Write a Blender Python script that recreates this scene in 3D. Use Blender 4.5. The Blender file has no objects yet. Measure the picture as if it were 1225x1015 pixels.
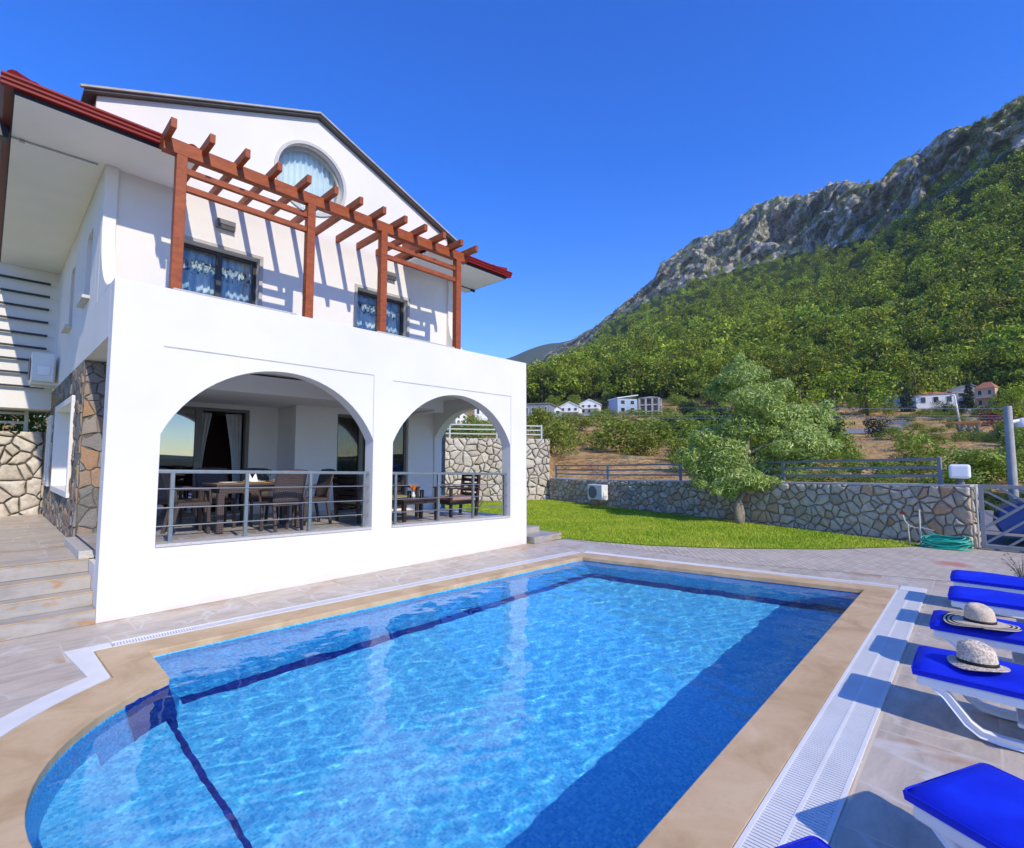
import bpy, bmesh, math, random
import numpy as np
from mathutils import Vector, Matrix, noise as mnoise
from mathutils.geometry import tessellate_polygon

sc = bpy.context.scene
COL = sc.collection
R_ = math.radians

# ---------------------------------------------------------------- camera
FPX, PW, PH = 595.0, 1225.0, 1015.0
CX, CY, EYE = 612.5, 507.5, 1.8
PITCH = math.atan2(42.0, FPX)
YAW = math.atan2(563.0, math.hypot(FPX, 42.0))          # angle of the view axis from +X
cd = bpy.data.cameras.new('camera')
cam = bpy.data.objects.new('camera', cd)
COL.objects.link(cam)
sc.camera = cam
cam.location = (0, 0, EYE)
cam.rotation_euler = (math.pi / 2 + PITCH, 0, YAW - math.pi / 2)
cd.sensor_width = 36.0
cd.lens = FPX / PW * 36.0
cd.clip_start = 0.05
cd.clip_end = 20000

# ---------------------------------------------------------------- light
SUN = Vector((-0.17, -1.0, 0.78)).normalized()            # towards the sun
world = bpy.data.worlds.new('World')
sc.world = world
world.use_nodes = True
wt = world.node_tree
bg = wt.nodes['Background']
sky = wt.nodes.new('ShaderNodeTexSky')
sky.sky_type = 'NISHITA'
sky.sun_disc = False
sky.sun_elevation = math.asin(SUN.z)
sky.sun_rotation = math.atan2(SUN.x, SUN.y)
sky.altitude = 300
sky.air_density = 1.0
sky.dust_density = 0.0
sky.ozone_density = 4.0
hs = wt.nodes.new('ShaderNodeHueSaturation')
hs.inputs['Saturation'].default_value = 1.38
hs.inputs['Hue'].default_value = 0.522
hs.inputs['Value'].default_value = 1.62
wt.links.new(sky.outputs[0], hs.inputs['Color'])
wt.links.new(hs.outputs[0], bg.inputs['Color'])
bg.inputs['Strength'].default_value = 0.15
sl = bpy.data.lights.new('sun', 'SUN')
sl.energy = 3.8
sl.angle = R_(0.5)
sl.color = (1.0, 0.90, 0.71)
so = bpy.data.objects.new('sun', sl)
COL.objects.link(so)
so.rotation_euler = SUN.to_track_quat('Z', 'Y').to_euler()
sl.cycles.is_caustics_light = True
vs = sc.view_settings
vs.view_transform = 'Standard'
vs.look = 'None'
vs.gamma = 1.0
vs.exposure = 0.32
sc.cycles.use_denoising = True
sc.cycles.max_bounces = 10
sc.cycles.diffuse_bounces = 7
sc.cycles.transparent_max_bounces = 16
sc.cycles.sample_clamp_indirect = 6.0

# ---------------------------------------------------------------- helpers
_FH = Vector((math.cos(YAW), math.sin(YAW), 0))
_R = Vector((math.sin(YAW), -math.cos(YAW), 0))
_F = _FH * math.cos(PITCH) + Vector((0, 0, math.sin(PITCH)))
_U = Vector((0, 0, math.cos(PITCH))) - _FH * math.sin(PITCH)

def view_dir(px, py):
    return _F + _R * ((px - CX) / FPX) - _U * ((py - CY) / FPX)

def azel(px, py):
    d = view_dir(px, py)
    return math.atan2(d.y, d.x), d.z / math.hypot(d.x, d.y)

def wl(o):
    p = Vector((0, 0, 0))
    while o is not None:
        p += Vector(o.location)
        o = o.parent
    return p

def tag(o, label, cat, group=None, kind=None):
    if label: o['label'] = label
    if cat: o['category'] = cat
    if group: o['group'] = group
    if kind: o['kind'] = kind
    return o

def thing(name, label, cat, loc=(0, 0, 0), rz=0.0, group=None):
    o = bpy.data.objects.new(name, None)
    COL.objects.link(o)
    o.location = loc
    o.rotation_euler = (0, 0, rz)
    o.empty_display_size = 0.2
    return tag(o, label, cat, group)

def link_mesh(name, me, parent=None):
    o = bpy.data.objects.new(name, me)
    COL.objects.link(o)
    if parent is not None: o.parent = parent
    return o

def np_mesh(name, V, F, mat, smooth=False):
    V = np.asarray(V, dtype=np.float32); F = np.asarray(F, dtype=np.int32)
    me = bpy.data.meshes.new(name)
    k = F.shape[1]
    me.vertices.add(len(V)); me.vertices.foreach_set('co', V.ravel())
    me.loops.add(F.size); me.loops.foreach_set('vertex_index', F.ravel())
    me.polygons.add(len(F)); me.polygons.foreach_set('loop_start', np.arange(0, F.size, k, dtype=np.int32))
    me.polygons.foreach_set('loop_total', np.full(len(F), k, dtype=np.int32))
    me.update(calc_edges=True)
    me.validate()
    if smooth: me.shade_smooth()
    if mat is not None: me.materials.append(mat)
    return me

def copy_tree(o, parent=None):
    c = o.copy(); COL.objects.link(c)
    if parent is not None: c.parent = parent
    for ch in list(o.children): copy_tree(ch, c)
    return c

class B:
    """collects shapes and links them as one mesh object"""
    def __init__(s): s.v = []; s.f = []
    def add(s, vs, fs):
        n = len(s.v)
        s.v += [tuple(p) for p in vs]
        s.f += [tuple(i + n for i in f) for f in fs]
        return s
    def box(s, x0, x1, y0, y1, z0, z1):
        return s.add([(x0,y0,z0),(x1,y0,z0),(x1,y1,z0),(x0,y1,z0),(x0,y0,z1),(x1,y0,z1),(x1,y1,z1),(x0,y1,z1)],
                     [(0,3,2,1),(4,5,6,7),(0,1,5,4),(1,2,6,5),(2,3,7,6),(3,0,4,7)])
    def bar(s, p0, p1, w, h, up=(0, 0, 1)):
        p0 = Vector(p0); p1 = Vector(p1); d = (p1 - p0).normalized(); u = Vector(up)
        if abs(d.dot(u)) > .98: u = Vector((1, 0, 0))
        a = d.cross(u).normalized(); b = a.cross(d).normalized()
        a *= w / 2; b *= h / 2
        q = [p0-a-b, p0+a-b, p0+a+b, p0-a+b, p1-a-b, p1+a-b, p1+a+b, p1-a+b]
        return s.add(q, [(0,1,2,3),(7,6,5,4),(0,4,5,1),(1,5,6,2),(2,6,7,3),(3,7,4,0)])
    def tube(s, pts, r, n=8, caps=True, closed=False):
        pts = [Vector(p) for p in pts]
        rs = r if isinstance(r, (list, tuple)) else [r] * len(pts)
        V = []; prev = None
        m = len(pts)
        for i, p in enumerate(pts):
            if closed: d = pts[(i+1) % m] - pts[i-1]
            else: d = pts[min(i+1, m-1)] - pts[max(i-1, 0)]
            d.normalize()
            if prev is None:
                u = Vector((0,0,1)) if abs(d.z) < .9 else Vector((1,0,0))
                a = d.cross(u).normalized()
            else:
                a = (prev - d * prev.dot(d)).normalized()
            prev = a; b = d.cross(a)
            for k in range(n):
                t = 2*math.pi*k/n
                V.append(p + (a*math.cos(t) + b*math.sin(t)) * rs[i])
        Fc = []
        rng = m if closed else m-1
        for i in range(rng):
            j = (i+1) % m
            for k in range(n):
                Fc.append((i*n+k, i*n+(k+1) % n, j*n+(k+1) % n, j*n+k))
        if caps and not closed:
            Fc.append(tuple(range(n-1, -1, -1))); Fc.append(tuple((m-1)*n+k for k in range(n)))
        return s.add(V, Fc)
    def lathe(s, prof, c=(0,0,0), n=32, sx=1.0, sy=1.0):
        V = []; Fc = []
        for (r, z) in prof:
            for k in range(n):
                t = 2*math.pi*k/n
                V.append((c[0]+r*sx*math.cos(t), c[1]+r*sy*math.sin(t), c[2]+z))
        for i in range(len(prof)-1):
            for k in range(n):
                Fc.append((i*n+k, i*n+(k+1) % n, (i+1)*n+(k+1) % n, (i+1)*n+k))
        return s.add(V, Fc)
    def prism(s, loops, a, b, axis='z'):
        """polygon (outer loop + holes) in the plane normal to axis, extruded a..b"""
        def P(u, v, w):
            return {'z': (u, v, w), 'y': (u, w, v), 'x': (w, u, v)}[axis]
        flat = [p for l in loops for p in l]
        tris = tessellate_polygon([[Vector((p[0], p[1], 0)) for p in l] for l in loops])
        n = len(flat)
        V = [P(p[0], p[1], a) for p in flat] + [P(p[0], p[1], b) for p in flat]
        Fc = [tuple(t) for t in tris] + [tuple(i+n for i in reversed(t)) for t in tris]
        o = 0
        for l in loops:
            m = len(l)
            for i in range(m):
                j = (i+1) % m
                Fc.append((o+i, o+j, o+j+n, o+i+n))
            o += m
        return s.add(V, Fc)
    def sheet(s, loops, z):
        flat = [p for l in loops for p in l]
        tris = tessellate_polygon([[Vector((p[0], p[1], 0)) for p in l] for l in loops])
        Fc = []
        for t in tris:
            a, b, c = [Vector((flat[i][0], flat[i][1], 0)) for i in t]
            t = tuple(t)
            if (b-a).cross(c-a).z < 0: t = t[::-1]
            Fc.append(t)
        return s.add([(p[0], p[1], z) for p in flat], Fc)
    def build(s, name, mat, parent=None, smooth=False, bevel=0.0, world=True, seg=2, fix=True, auto=None):
        off = wl(parent) if (parent is not None and world) else Vector((0, 0, 0))
        me = bpy.data.meshes.new(name)
        me.from_pydata([(x-off.x, y-off.y, z-off.z) for x, y, z in s.v], [], s.f)
        if fix:
            bm = bmesh.new(); bm.from_mesh(me)
            bmesh.ops.recalc_face_normals(bm, faces=bm.faces)
            bm.to_mesh(me); bm.free()
        me.update()
        if smooth: me.shade_smooth()
        if auto is not None: me.set_sharp_from_angle(angle=R_(auto))
        if mat is not None: me.materials.append(mat)
        o = link_mesh(name, me, parent)
        if bevel > 0:
            md = o.modifiers.new('bevel', 'BEVEL'); md.width = bevel; md.segments = seg
            md.limit_method = 'ANGLE'; md.angle_limit = R_(40)
        return o

def struct(o):
    o['kind'] = 'structure'
    return o

# ---------------------------------------------------------------- materials
class M_:
    def __init__(s, name, color=(.5,.5,.5), rough=.6, spec=.4, metal=0.0):
        s.m = bpy.data.materials.new(name); s.m.use_nodes = True
        s.t = s.m.node_tree; s.b = s.t.nodes['Principled BSDF']
        s.b.inputs['Base Color'].default_value = (*color, 1)
        s.b.inputs['Roughness'].default_value = rough
        s.b.inputs['Specular IOR Level'].default_value = spec
        s.b.inputs['Metallic'].default_value = metal
        s._pos = None
    def n(s, typ, **kw):
        nd = s.t.nodes.new(typ)
        for k, v in kw.items():
            k2 = k.replace('_', ' ')
            if k in nd.bl_rna.properties and k not in ('color',): setattr(nd, k, v)
            else:
                tgt = nd.inputs[k2] if k2 in nd.inputs else nd.inputs[k]
                if hasattr(v, 'is_output'): s.t.links.new(v, tgt)
                else: tgt.default_value = v
        return nd
    def l(s, a, b): s.t.links.new(a, b)
    def pos(s):
        if s._pos is None: s._pos = s.t.nodes.new('ShaderNodeNewGeometry')
        return s._pos.outputs['Position']
    def obj(s): return s.t.nodes.new('ShaderNodeTexCoord').outputs['Object']
    def rnd(s):
        s.pos(); return s._pos.outputs['Random Per Island']
    def mapv(s, vec, scale=(1,1,1), rot=(0,0,0), loc=(0,0,0)):
        nd = s.t.nodes.new('ShaderNodeMapping')
        nd.inputs['Scale'].default_value = scale; nd.inputs['Rotation'].default_value = rot; nd.inputs['Location'].default_value = loc
        s.l(vec, nd.inputs['Vector']); return nd.outputs[0]
    def noise(s, vec, scale, detail=4, rough=.55, dist=0.0):
        nd = s.n('ShaderNodeTexNoise', Scale=scale, Detail=detail, Roughness=rough, Distortion=dist)
        s.l(vec, nd.inputs['Vector']); return nd.outputs['Fac']
    def ramp(s, fac, stops, interp='LINEAR'):
        nd = s.t.nodes.new('ShaderNodeValToRGB'); cr = nd.color_ramp; cr.interpolation = interp
        while len(cr.elements) < len(stops): cr.elements.new(.5)
        for e, (p, c) in zip(cr.elements, stops):
            e.position = p
            e.color = (c, c, c, 1) if isinstance(c, (int, float)) else (*c, 1)
        s.l(fac, nd.inputs[0]); return nd.outputs[0]
    def mix(s, fac, a, b, typ='MIX'):
        nd = s.t.nodes.new('ShaderNodeMix'); nd.data_type = 'RGBA'; nd.blend_type = typ
        for v, i in ((fac, 0), (a, 6), (b, 7)):
            if hasattr(v, 'is_output'): s.l(v, nd.inputs[i])
            elif i == 0: nd.inputs[0].default_value = v
            else: nd.inputs[i].default_value = (*v, 1)
        return nd.outputs[2]
    def math(s, op, a, b=0.0, c=0.0):
        nd = s.t.nodes.new('ShaderNodeMath'); nd.operation = op
        for i, v in enumerate((a, b, c)):
            if hasattr(v, 'is_output'): s.l(v, nd.inputs[i])
            else: nd.inputs[i].default_value = v
        return nd.outputs[0]
    def color(s, v): s.l(v, s.b.inputs['Base Color']); return s
    def rough(s, v): s.l(v, s.b.inputs['Roughness']); return s
    def bump(s, h, strength=.3, dist=.01):
        nd = s.n('ShaderNodeBump', Strength=strength, Distance=dist); s.l(h, nd.inputs['Height'])
        s.l(nd.outputs[0], s.b.inputs['Normal']); return s

MAT = {}
def simple(key, color, rough=.6, spec=.4, metal=0.0, var=.12, scale=6.0, bump=0.0, bscale=60, objc=False):
    m = M_(key, color, rough, spec, metal)
    v = m.obj() if objc else m.pos()
    f = m.noise(v, scale, 5)
    lo = tuple(c*(1-var) for c in color); hi = tuple(min(1, c*(1+var)) for c in color)
    m.color(m.ramp(f, [(.3, lo), (.7, hi)]))
    if bump: m.bump(m.noise(v, bscale, 3), bump, .004)
    MAT[key] = m.m
    return m

# white render with faint weathering
m = M_('plaster_white', (.8,.8,.8), .85, .2)
f1 = m.noise(m.pos(), .9, 6, .6); f2 = m.noise(m.mapv(m.pos(), (3,3,.35)), 1.4, 5)
c = m.mix(m.ramp(f1, [(.35,0),(.75,1)]), (.77,.74,.695), (.715,.685,.645))
c = m.mix(m.ramp(f2, [(.60,0),(.85,.30)]), c, (.70,.69,.66))
sz = m.n('ShaderNodeSeparateXYZ'); m.l(m.pos(), sz.inputs[0])
bd = m.math('ADD', sz.outputs['Z'], m.math('MULTIPLY', m.math('SUBTRACT', m.noise(m.pos(), 4, 5, .7), .5), .35))
c = m.mix(m.ramp(bd, [(.0,.45),(.16,0)]), c, (.60,.53,.44))
m.color(c).bump(m.math('ADD', m.noise(m.pos(), 140, 3), m.math('MULTIPLY', m.noise(m.pos(), 5, 4), 2.0)), .16, .005)
MAT['plaster'] = m.m
simple('soffit', (.86,.83,.78), .85, .2, var=.03, scale=1.5)
simple('terrazzo_sill', (.52,.50,.46), .4, .5, var=.12, scale=40)
simple('frame', (.17,.155,.13), .45, .5, var=.08)
simple('frame_dark', (.035,.035,.037), .4, .5, var=.1)
simple('steel', (.30,.32,.31), .38, .5, .75, var=.08, scale=15)
simple('grey_paint', (.20,.225,.25), .5, .4, var=.08, scale=8, bump=.05)
simple('pale_rail', (.50,.52,.50), .5, .4, .3, var=.08)
simple('black_paint', (.016,.018,.022), .45, .5, var=.1)
simple('red_paint', (.22,.010,.008), .5, .25, var=.14, scale=4)
simple('dark_red', (.12,.018,.014), .5, .4, var=.14, scale=4)
simple('fascia_dark', (.028,.032,.045), .6, .3, var=.1)
simple('roof_edge', (.09,.085,.08), .6, .3, var=.15, scale=8)
simple('roof_tile', (.36,.09,.045), .7, .3, var=.25, scale=9, bump=.3, bscale=20)
simple('concrete', (.42,.41,.38), .85, .2, var=.16, scale=5, bump=.2, bscale=40)
simple('mortar', (.27,.245,.205), .95, .1, var=.25, scale=12, bump=.5, bscale=50)
simple('mortar_dark', (.12,.108,.09), .95, .1, var=.3, scale=12, bump=.5, bscale=50)
simple('white_plastic', (.80,.82,.84), .32, .5, var=.03, scale=8)
simple('white_enamel', (.74,.74,.71), .4, .5, var=.05, scale=5)
simple('grey_plastic', (.16,.16,.16), .5, .4, var=.1)
simple('band_black', (.012,.011,.01), .6, .3, var=.1)
simple('hose', (.012,.33,.24), .35, .5, var=.12, scale=30)
simple('pipe', (.55,.53,.48), .4, .5, var=.1)
simple('orange_drink', (.85,.13,.01), .15, .5, var=.08)
simple('orange_petal', (.85,.22,.02), .55, .3, var=.15, scale=40)
simple('plate', (.75,.73,.68), .25, .5, var=.03)
simple('mat_yellow', (.55,.32,.07), .8, .2, var=.2, scale=30)
simple('cushion_olive', (.30,.27,.12), .9, .1, var=.12, scale=30, bump=.2, bscale=300)
simple('cushion_rose', (.36,.22,.18), .9, .1, var=.12, scale=30, bump=.2, bscale=300)
simple('dark_wood', (.040,.022,.016), .45, .45, var=.3, scale=14)
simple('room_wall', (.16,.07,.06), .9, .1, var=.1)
simple('bark', (.15,.115,.085), .95, .1, var=.4, scale=14, bump=.8, bscale=18)
simple('bark_pale', (.27,.23,.18), .95, .1, var=.35, scale=18, bump=.8, bscale=22)
simple('car_blue', (.008,.035,.20), .22, .6, .3, var=.05)
simple('tyre', (.015,.015,.015), .8, .2, var=.1)
simple('planter_wood', (.45,.21,.08), .8, .2, var=.2, scale=10)
simple('concrete_raw', (.40,.395,.38), .9, .2, var=.12, scale=.6)
simple('wall_grey', (.25,.26,.29), .85, .2, var=.08, scale=.4)
simple('wall_blue', (.33,.43,.56), .85, .2, var=.06, scale=.4)
simple('wall_white', (.74,.74,.72), .85, .2, var=.05, scale=.4)
simple('wall_salmon', (.62,.38,.25), .85, .2, var=.08, scale=.4)
simple('roof_far', (.42,.17,.10), .8, .2, var=.2, scale=1.5)
simple('roof_grey', (.22,.22,.23), .8, .2, var=.15, scale=1.0)
simple('window_dark', (.02,.025,.03), .12, .6, var=.2)
simple('agave_leaf', (.16,.24,.20), .6, .3, var=.15, scale=10)
simple('asphalt', (.22,.21,.20), .9, .2, var=.15, scale=3, bump=.2, bscale=60)

# stained pergola timber
m = M_('stained_wood', (.3,.09,.04), .55, .35)
g = m.noise(m.mapv(m.obj(), (3,3,9)), 2.2, 6, .6, .8); k = m.noise(m.obj(), 3.0, 3)
c = m.ramp(g, [(.25,(.19,.040,.011)), (.55,(.32,.072,.018)), (.8,(.41,.108,.032))])
c = m.mix(m.ramp(k, [(.72,0),(.80,.6)]), c, (.42,.18,.08))
m.color(c).bump(g, .25, .004); MAT['pergola_wood'] = m.m

# glass: clear pane with a mirror reflection
def glass(key, tint, ior=1.5):
    m = M_(key)
    tr = m.n('ShaderNodeBsdfTransparent', Color=(*tint, 1)); gl = m.n('ShaderNodeBsdfGlossy', Color=(1,1,1,1), Roughness=.01)
    fr = m.n('ShaderNodeFresnel', IOR=ior); mx = m.n('ShaderNodeMixShader')
    m.l(fr.outputs[0], mx.inputs[0]); m.l(tr.outputs[0], mx.inputs[1]); m.l(gl.outputs[0], mx.inputs[2])
    m.l(mx.outputs[0], m.t.nodes['Material Output'].inputs['Surface'])
    MAT[key] = m.m
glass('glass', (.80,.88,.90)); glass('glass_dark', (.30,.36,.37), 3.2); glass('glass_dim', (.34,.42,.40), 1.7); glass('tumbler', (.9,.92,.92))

m = M_('curtain', (.6,.62,.65), .9, .1)
c = m.ramp(m.noise(m.pos(), 2.0, 3), [(.3,(.66,.73,.80)),(.7,(.84,.87,.90))]); m.color(c)
m.b.inputs['Transmission Weight'].default_value = 0.0
MAT['curtain'] = m.m
m = M_('curtain_lace', (.6,.62,.65), .9, .1)
sx = m.n('ShaderNodeSeparateXYZ'); m.l(m.pos(), sx.inputs[0])
band = m.math('SUBTRACT', 1.0, m.math('MULTIPLY', m.math('ABSOLUTE', m.math('SUBTRACT', sx.outputs['Z'], 4.78)), 7.0))
lace = m.math('MULTIPLY', m.ramp(m.noise(m.pos(), 26, 2), [(.50,0),(.58,1)]), m.ramp(band, [(.0,0),(.4,1)]))
low = m.ramp(sx.outputs['Z'], [(0,0),(1,1)])
c = m.mix(m.ramp(m.noise(m.mapv(m.pos(),(1,1,.4)), 6, 3), [(.35,0),(.65,1)]), (.30,.45,.66), (.82,.86,.90))
c = m.mix(lace, c, (.12,.12,.13)); m.color(c); MAT['curtain_lace'] = m.m
simple('curtain_green', (.10,.15,.12), .9, .1, var=.3, scale=4)
simple('curtain_white', (.55,.55,.56), .9, .1, var=.08, scale=4)

# large slate-look floor tiles, veined
def tile_mat(key, bw, bh, base, dark, rot=0.0, mortar=.007, rust=.62, mcol=(.60,.52,.41), offs=.5):
    m = M_(key, base, .42, .4)
    v = m.mapv(m.pos(), (1,1,1), (0,0,rot))
    br = m.n('ShaderNodeTexBrick', Scale=1.0, Mortar_Size=mortar, Brick_Width=bw, Row_Height=bh, Bias=0.0, Mortar_Smooth=.1)
    br.offset = offs
    br.inputs['Color1'].default_value = (0,0,0,1); br.inputs['Color2'].default_value = (1,1,1,1); br.inputs['Mortar'].default_value = (.5,.5,.5,1)
    m.l(v, br.inputs['Vector'])
    # a shift per tile so the veins break at the joints
    sh = m.n('ShaderNodeVectorMath', operation='SCALE'); m.l(br.outputs['Color'], sh.inputs[0]); sh.inputs['Scale'].default_value = 9.0
    av = m.n('ShaderNodeVectorMath', operation='ADD'); m.l(v, av.inputs[0]); m.l(sh.outputs[0], av.inputs[1])
    v2 = m.mapv(av.outputs[0], (1.0,3.2,2.0), (0,0,.5))
    big = m.noise(v2, 1.6, 7, .62, .9)
    fine = m.noise(v2, 9.0, 6, .6, .5)
    c = m.ramp(big, [(.28, dark), (.5, base), (.75, tuple(min(1, x*1.25) for x in base))])
    c = m.mix(m.ramp(fine, [(.45,0),(.8,.35)]), c, dark)
    c = m.mix(m.math('MULTIPLY', m.math('ABSOLUTE', m.math('SUBTRACT', br.outputs['Color'], .5)), .35), c, dark)
    vein = m.math('ABSOLUTE', m.math('SUBTRACT', m.noise(m.mapv(av.outputs[0], (1.2,.55,1), (0,0,-.7)), 1.3, 4, .5, .35), .5))
    c = m.mix(m.ramp(vein, [(.0,.8),(.020,0)]), c, (.60,.57,.52))
    mask = m.ramp(m.noise(av.outputs[0], .9, 3), [(.52,0),(.62,1)])
    rv = m.math('ABSOLUTE', m.math('SUBTRACT', m.noise(m.mapv(av.outputs[0], (.9,.5,1), (0,0,.9)), 1.05, 5, .55, .5), .5))
    rmask = m.math('MULTIPLY', m.ramp(rv, [(.0,.95*rust),(.045,0)]), mask)
    c = m.mix(rmask, c, (.40,.20,.07))
    c = m.mix(br.outputs['Fac'], c, mcol)
    m.color(c)
    m.rough(m.ramp(fine, [(.3,.32),(.7,.55)]))
    h = m.math('SUBTRACT', m.math('MULTIPLY', fine, .5), br.outputs['Fac'])
    m.bump(h, .25, .003)
    MAT[key] = m.m
tile_mat('deck_tile', 1.2, .6, (.53,.455,.36), (.36,.315,.255))
tile_mat('porch_tile', 1.2, .2, (.40,.36,.31), (.27,.24,.205), rust=0, mortar=.003, mcol=(.2,.19,.17))
# step risers: tile along X and Z
m = M_('step_tile', (.33,.31,.28), .45, .4)
v = m.pos()
big = m.noise(m.mapv(v, (1.2,1.2,4)), 1.7, 7, .62, .9); fine = m.noise(v, 14, 6)
c = m.ramp(big, [(.28,(.26,.24,.21)),(.5,(.38,.35,.31)),(.75,(.46,.42,.37))])
c = m.mix(m.ramp(fine, [(.45,0),(.8,.3)]), c, (.25,.22,.19))
mask = m.ramp(m.noise(m.mapv(v,(1.3,1,3)), 2.1, 3), [(.60,0),(.66,.8)]); c = m.mix(mask, c, (.42,.22,.08))
m.color(c).bump(fine, .15, .003); MAT['step_tile'] = m.m
# brick pavers
m = M_('paver', (.42,.38,.33), .85, .25)
v = m.mapv(m.pos(), (1,1,1), (0,0,R_(-37)))
br = m.n('ShaderNodeTexBrick', Scale=1.0, Mortar_Size=.006, Brick_Width=.2, Row_Height=.1, Bias=0.0)
br.inputs['Color1'].default_value = (.42,.36,.28,1); br.inputs['Color2'].default_value = (.54,.465,.37,1); br.inputs['Mortar'].default_value = (.17,.15,.13,1)
m.l(v, br.inputs['Vector'])
c = m.mix(m.ramp(m.noise(v, 1.2, 5), [(.35,0),(.7,.5)]), br.outputs['Color'], (.58,.51,.41))
# faded red patch where pigment was spilled on the paving
sx = m.n('ShaderNodeSeparateXYZ'); m.l(m.pos(), sx.inputs[0])
dx = m.math('SUBTRACT', sx.outputs['X'], 11.5); dy = m.math('SUBTRACT', sx.outputs['Y'], .47)
u1 = m.math('ADD', m.math('MULTIPLY', dx, .687), m.math('MULTIPLY', dy, -.727)); u2 = m.math('ADD', m.math('MULTIPLY', dx, .727), m.math('MULTIPLY', dy, .687))
rr = m.math('ADD', m.math('MULTIPLY', m.math('MULTIPLY', u1, u1), 5.5), m.math('MULTIPLY', m.math('MULTIPLY', u2, u2), 6.0))
rr = m.math('ADD', rr, m.math('MULTIPLY', m.noise(m.pos(), 7, 4), .9))
c = m.mix(m.ramp(rr, [(.55,.75),(1.2,0)]), c, (.47,.16,.12))
m.color(c).bump(m.math('SUBTRACT', m.math('MULTIPLY', m.noise(v, 60, 3), .4), br.outputs['Fac']), .4, .006); MAT['paver'] = m.m
# travertine coping
m = M_('travertine', (.52,.38,.26), .5, .4)
b1 = m.noise(m.mapv(m.pos(), (2.2,2.2,2)), 1.1, 7, .6, .8); b2 = m.noise(m.pos(), 26, 5, .6)
c = m.ramp(b1, [(.28,(.44,.285,.14)),(.52,(.585,.41,.22)),(.78,(.67,.51,.31))])
c = m.mix(m.ramp(b2, [(.55,0),(.8,.3)]), c, (.40,.27,.17))
c = m.mix(m.ramp(m.noise(m.pos(), 90, 2), [(.70,0),(.76,.5)]), c, (.30,.20,.13))
m.color(c).bump(b2, .12, .002); MAT['travertine'] = m.m
# pool mosaic: small glass tiles of mixed blues
def mosaic(key, cols, grout, size=.025):
    m = M_(key, cols[1], .3, .5)
    ch = m.n('ShaderNodeTexBrick', Scale=1.0, Brick_Width=size, Row_Height=size, Mortar_Size=size*.05, Bias=0.0); ch.offset = 0.0
    ch.inputs['Color1'].default_value = (0,0,0,1); ch.inputs['Color2'].default_value = (1,1,1,1); ch.inputs['Mortar'].default_value = (.5,.5,.5,1)
    # map so that walls in any direction get square tiles too
    sx = m.n('ShaderNodeSeparateXYZ'); m.l(m.pos(), sx.inputs[0])
    nz = m.n('ShaderNodeSeparateXYZ'); m.l(m._pos.outputs['Normal'], nz.inputs[0])
    up = m.math('GREATER_THAN', m.math('ABSOLUTE', nz.outputs['Z']), .5)
    cu = m.n('ShaderNodeCombineXYZ'); cw = m.n('ShaderNodeCombineXYZ')
    m.l(sx.outputs['X'], cu.inputs[0]); m.l(sx.outputs['Y'], cu.inputs[1])
    m.l(m.math('ADD', sx.outputs['X'], sx.outputs['Y']), cw.inputs[0]); m.l(sx.outputs['Z'], cw.inputs[1])
    vv = m.n('ShaderNodeMix'); vv.data_type = 'VECTOR'; m.l(up, vv.inputs[0]); m.l(cw.outputs[0], vv.inputs[4]); m.l(cu.outputs[0], vv.inputs[5])
    m.l(vv.outputs[1], ch.inputs['Vector'])
    c = m.ramp(m.math('ADD', m.math('MULTIPLY', ch.outputs['Color'], .6), m.math('MULTIPLY', m.noise(m.pos(), 60, 2), .4)), [(.2, cols[0]), (.5, cols[1]), (.8, cols[2])])
    c = m.mix(ch.outputs['Fac'], c, grout)
    m.color(c); MAT[key] = m.m
mosaic('pool_tile', ((.035,.46,.76), (.09,.60,.88), (.26,.76,.94)), (.20,.67,.90), .022)
mosaic('pool_wall_tile_shaded', ((.014,.25,.54), (.035,.37,.70), (.09,.52,.82)), (.09,.44,.74), .022)  # floor mosaic darkened for the walls: part of their shade is in the blue
mosaic('pool_band', ((.002,.010,.13), (.004,.018,.22), (.010,.04,.34)), (.01,.03,.22))
# water: smooth dielectric, waves are in the mesh
m = M_('water', (.84,.97,1.0), 0.0, .5)
m.b.inputs['Transmission Weight'].default_value = 1.0
m.b.inputs['IOR'].default_value = 1.33
MAT['water'] = m.m
# stones
def stone_mat(key, stops, bs=9.0):
    m = M_(key, (.4,.4,.38), .9, .2)
    c = m.ramp(m.rnd(), stops)
    f = m.noise(m.pos(), bs, 7, .65); g = m.noise(m.pos(), bs*5, 4)
    c = m.mix(m.ramp(f, [(.35,.5),(.6,0)]), c, (.24,.205,.16))
    c = m.mix(m.ramp(g, [(.55,0),(.75,.35)]), c, (.55,.53,.48))
    m.color(c).bump(m.math('ADD', f, m.math('MULTIPLY', g, .4)), .7, .02); MAT[key] = m.m
stone_mat('stone_grey', [(0,(.40,.335,.24)),(.3,(.58,.49,.36)),(.62,(.70,.60,.46)),(.88,(.55,.44,.30)),(.93,(.58,.33,.17)),(1,(.62,.45,.28))])
stone_mat('stone_pale', [(0,(.52,.45,.36)),(.4,(.62,.55,.45)),(.75,(.66,.60,.51)),(1,(.52,.44,.35))])
stone_mat('stone_slate', [(0,(.10,.10,.105)),(.35,(.19,.185,.18)),(.6,(.27,.25,.225)),(.78,(.30,.22,.155)),(.9,(.38,.21,.11)),(1,(.22,.20,.18))], 12)
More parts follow.
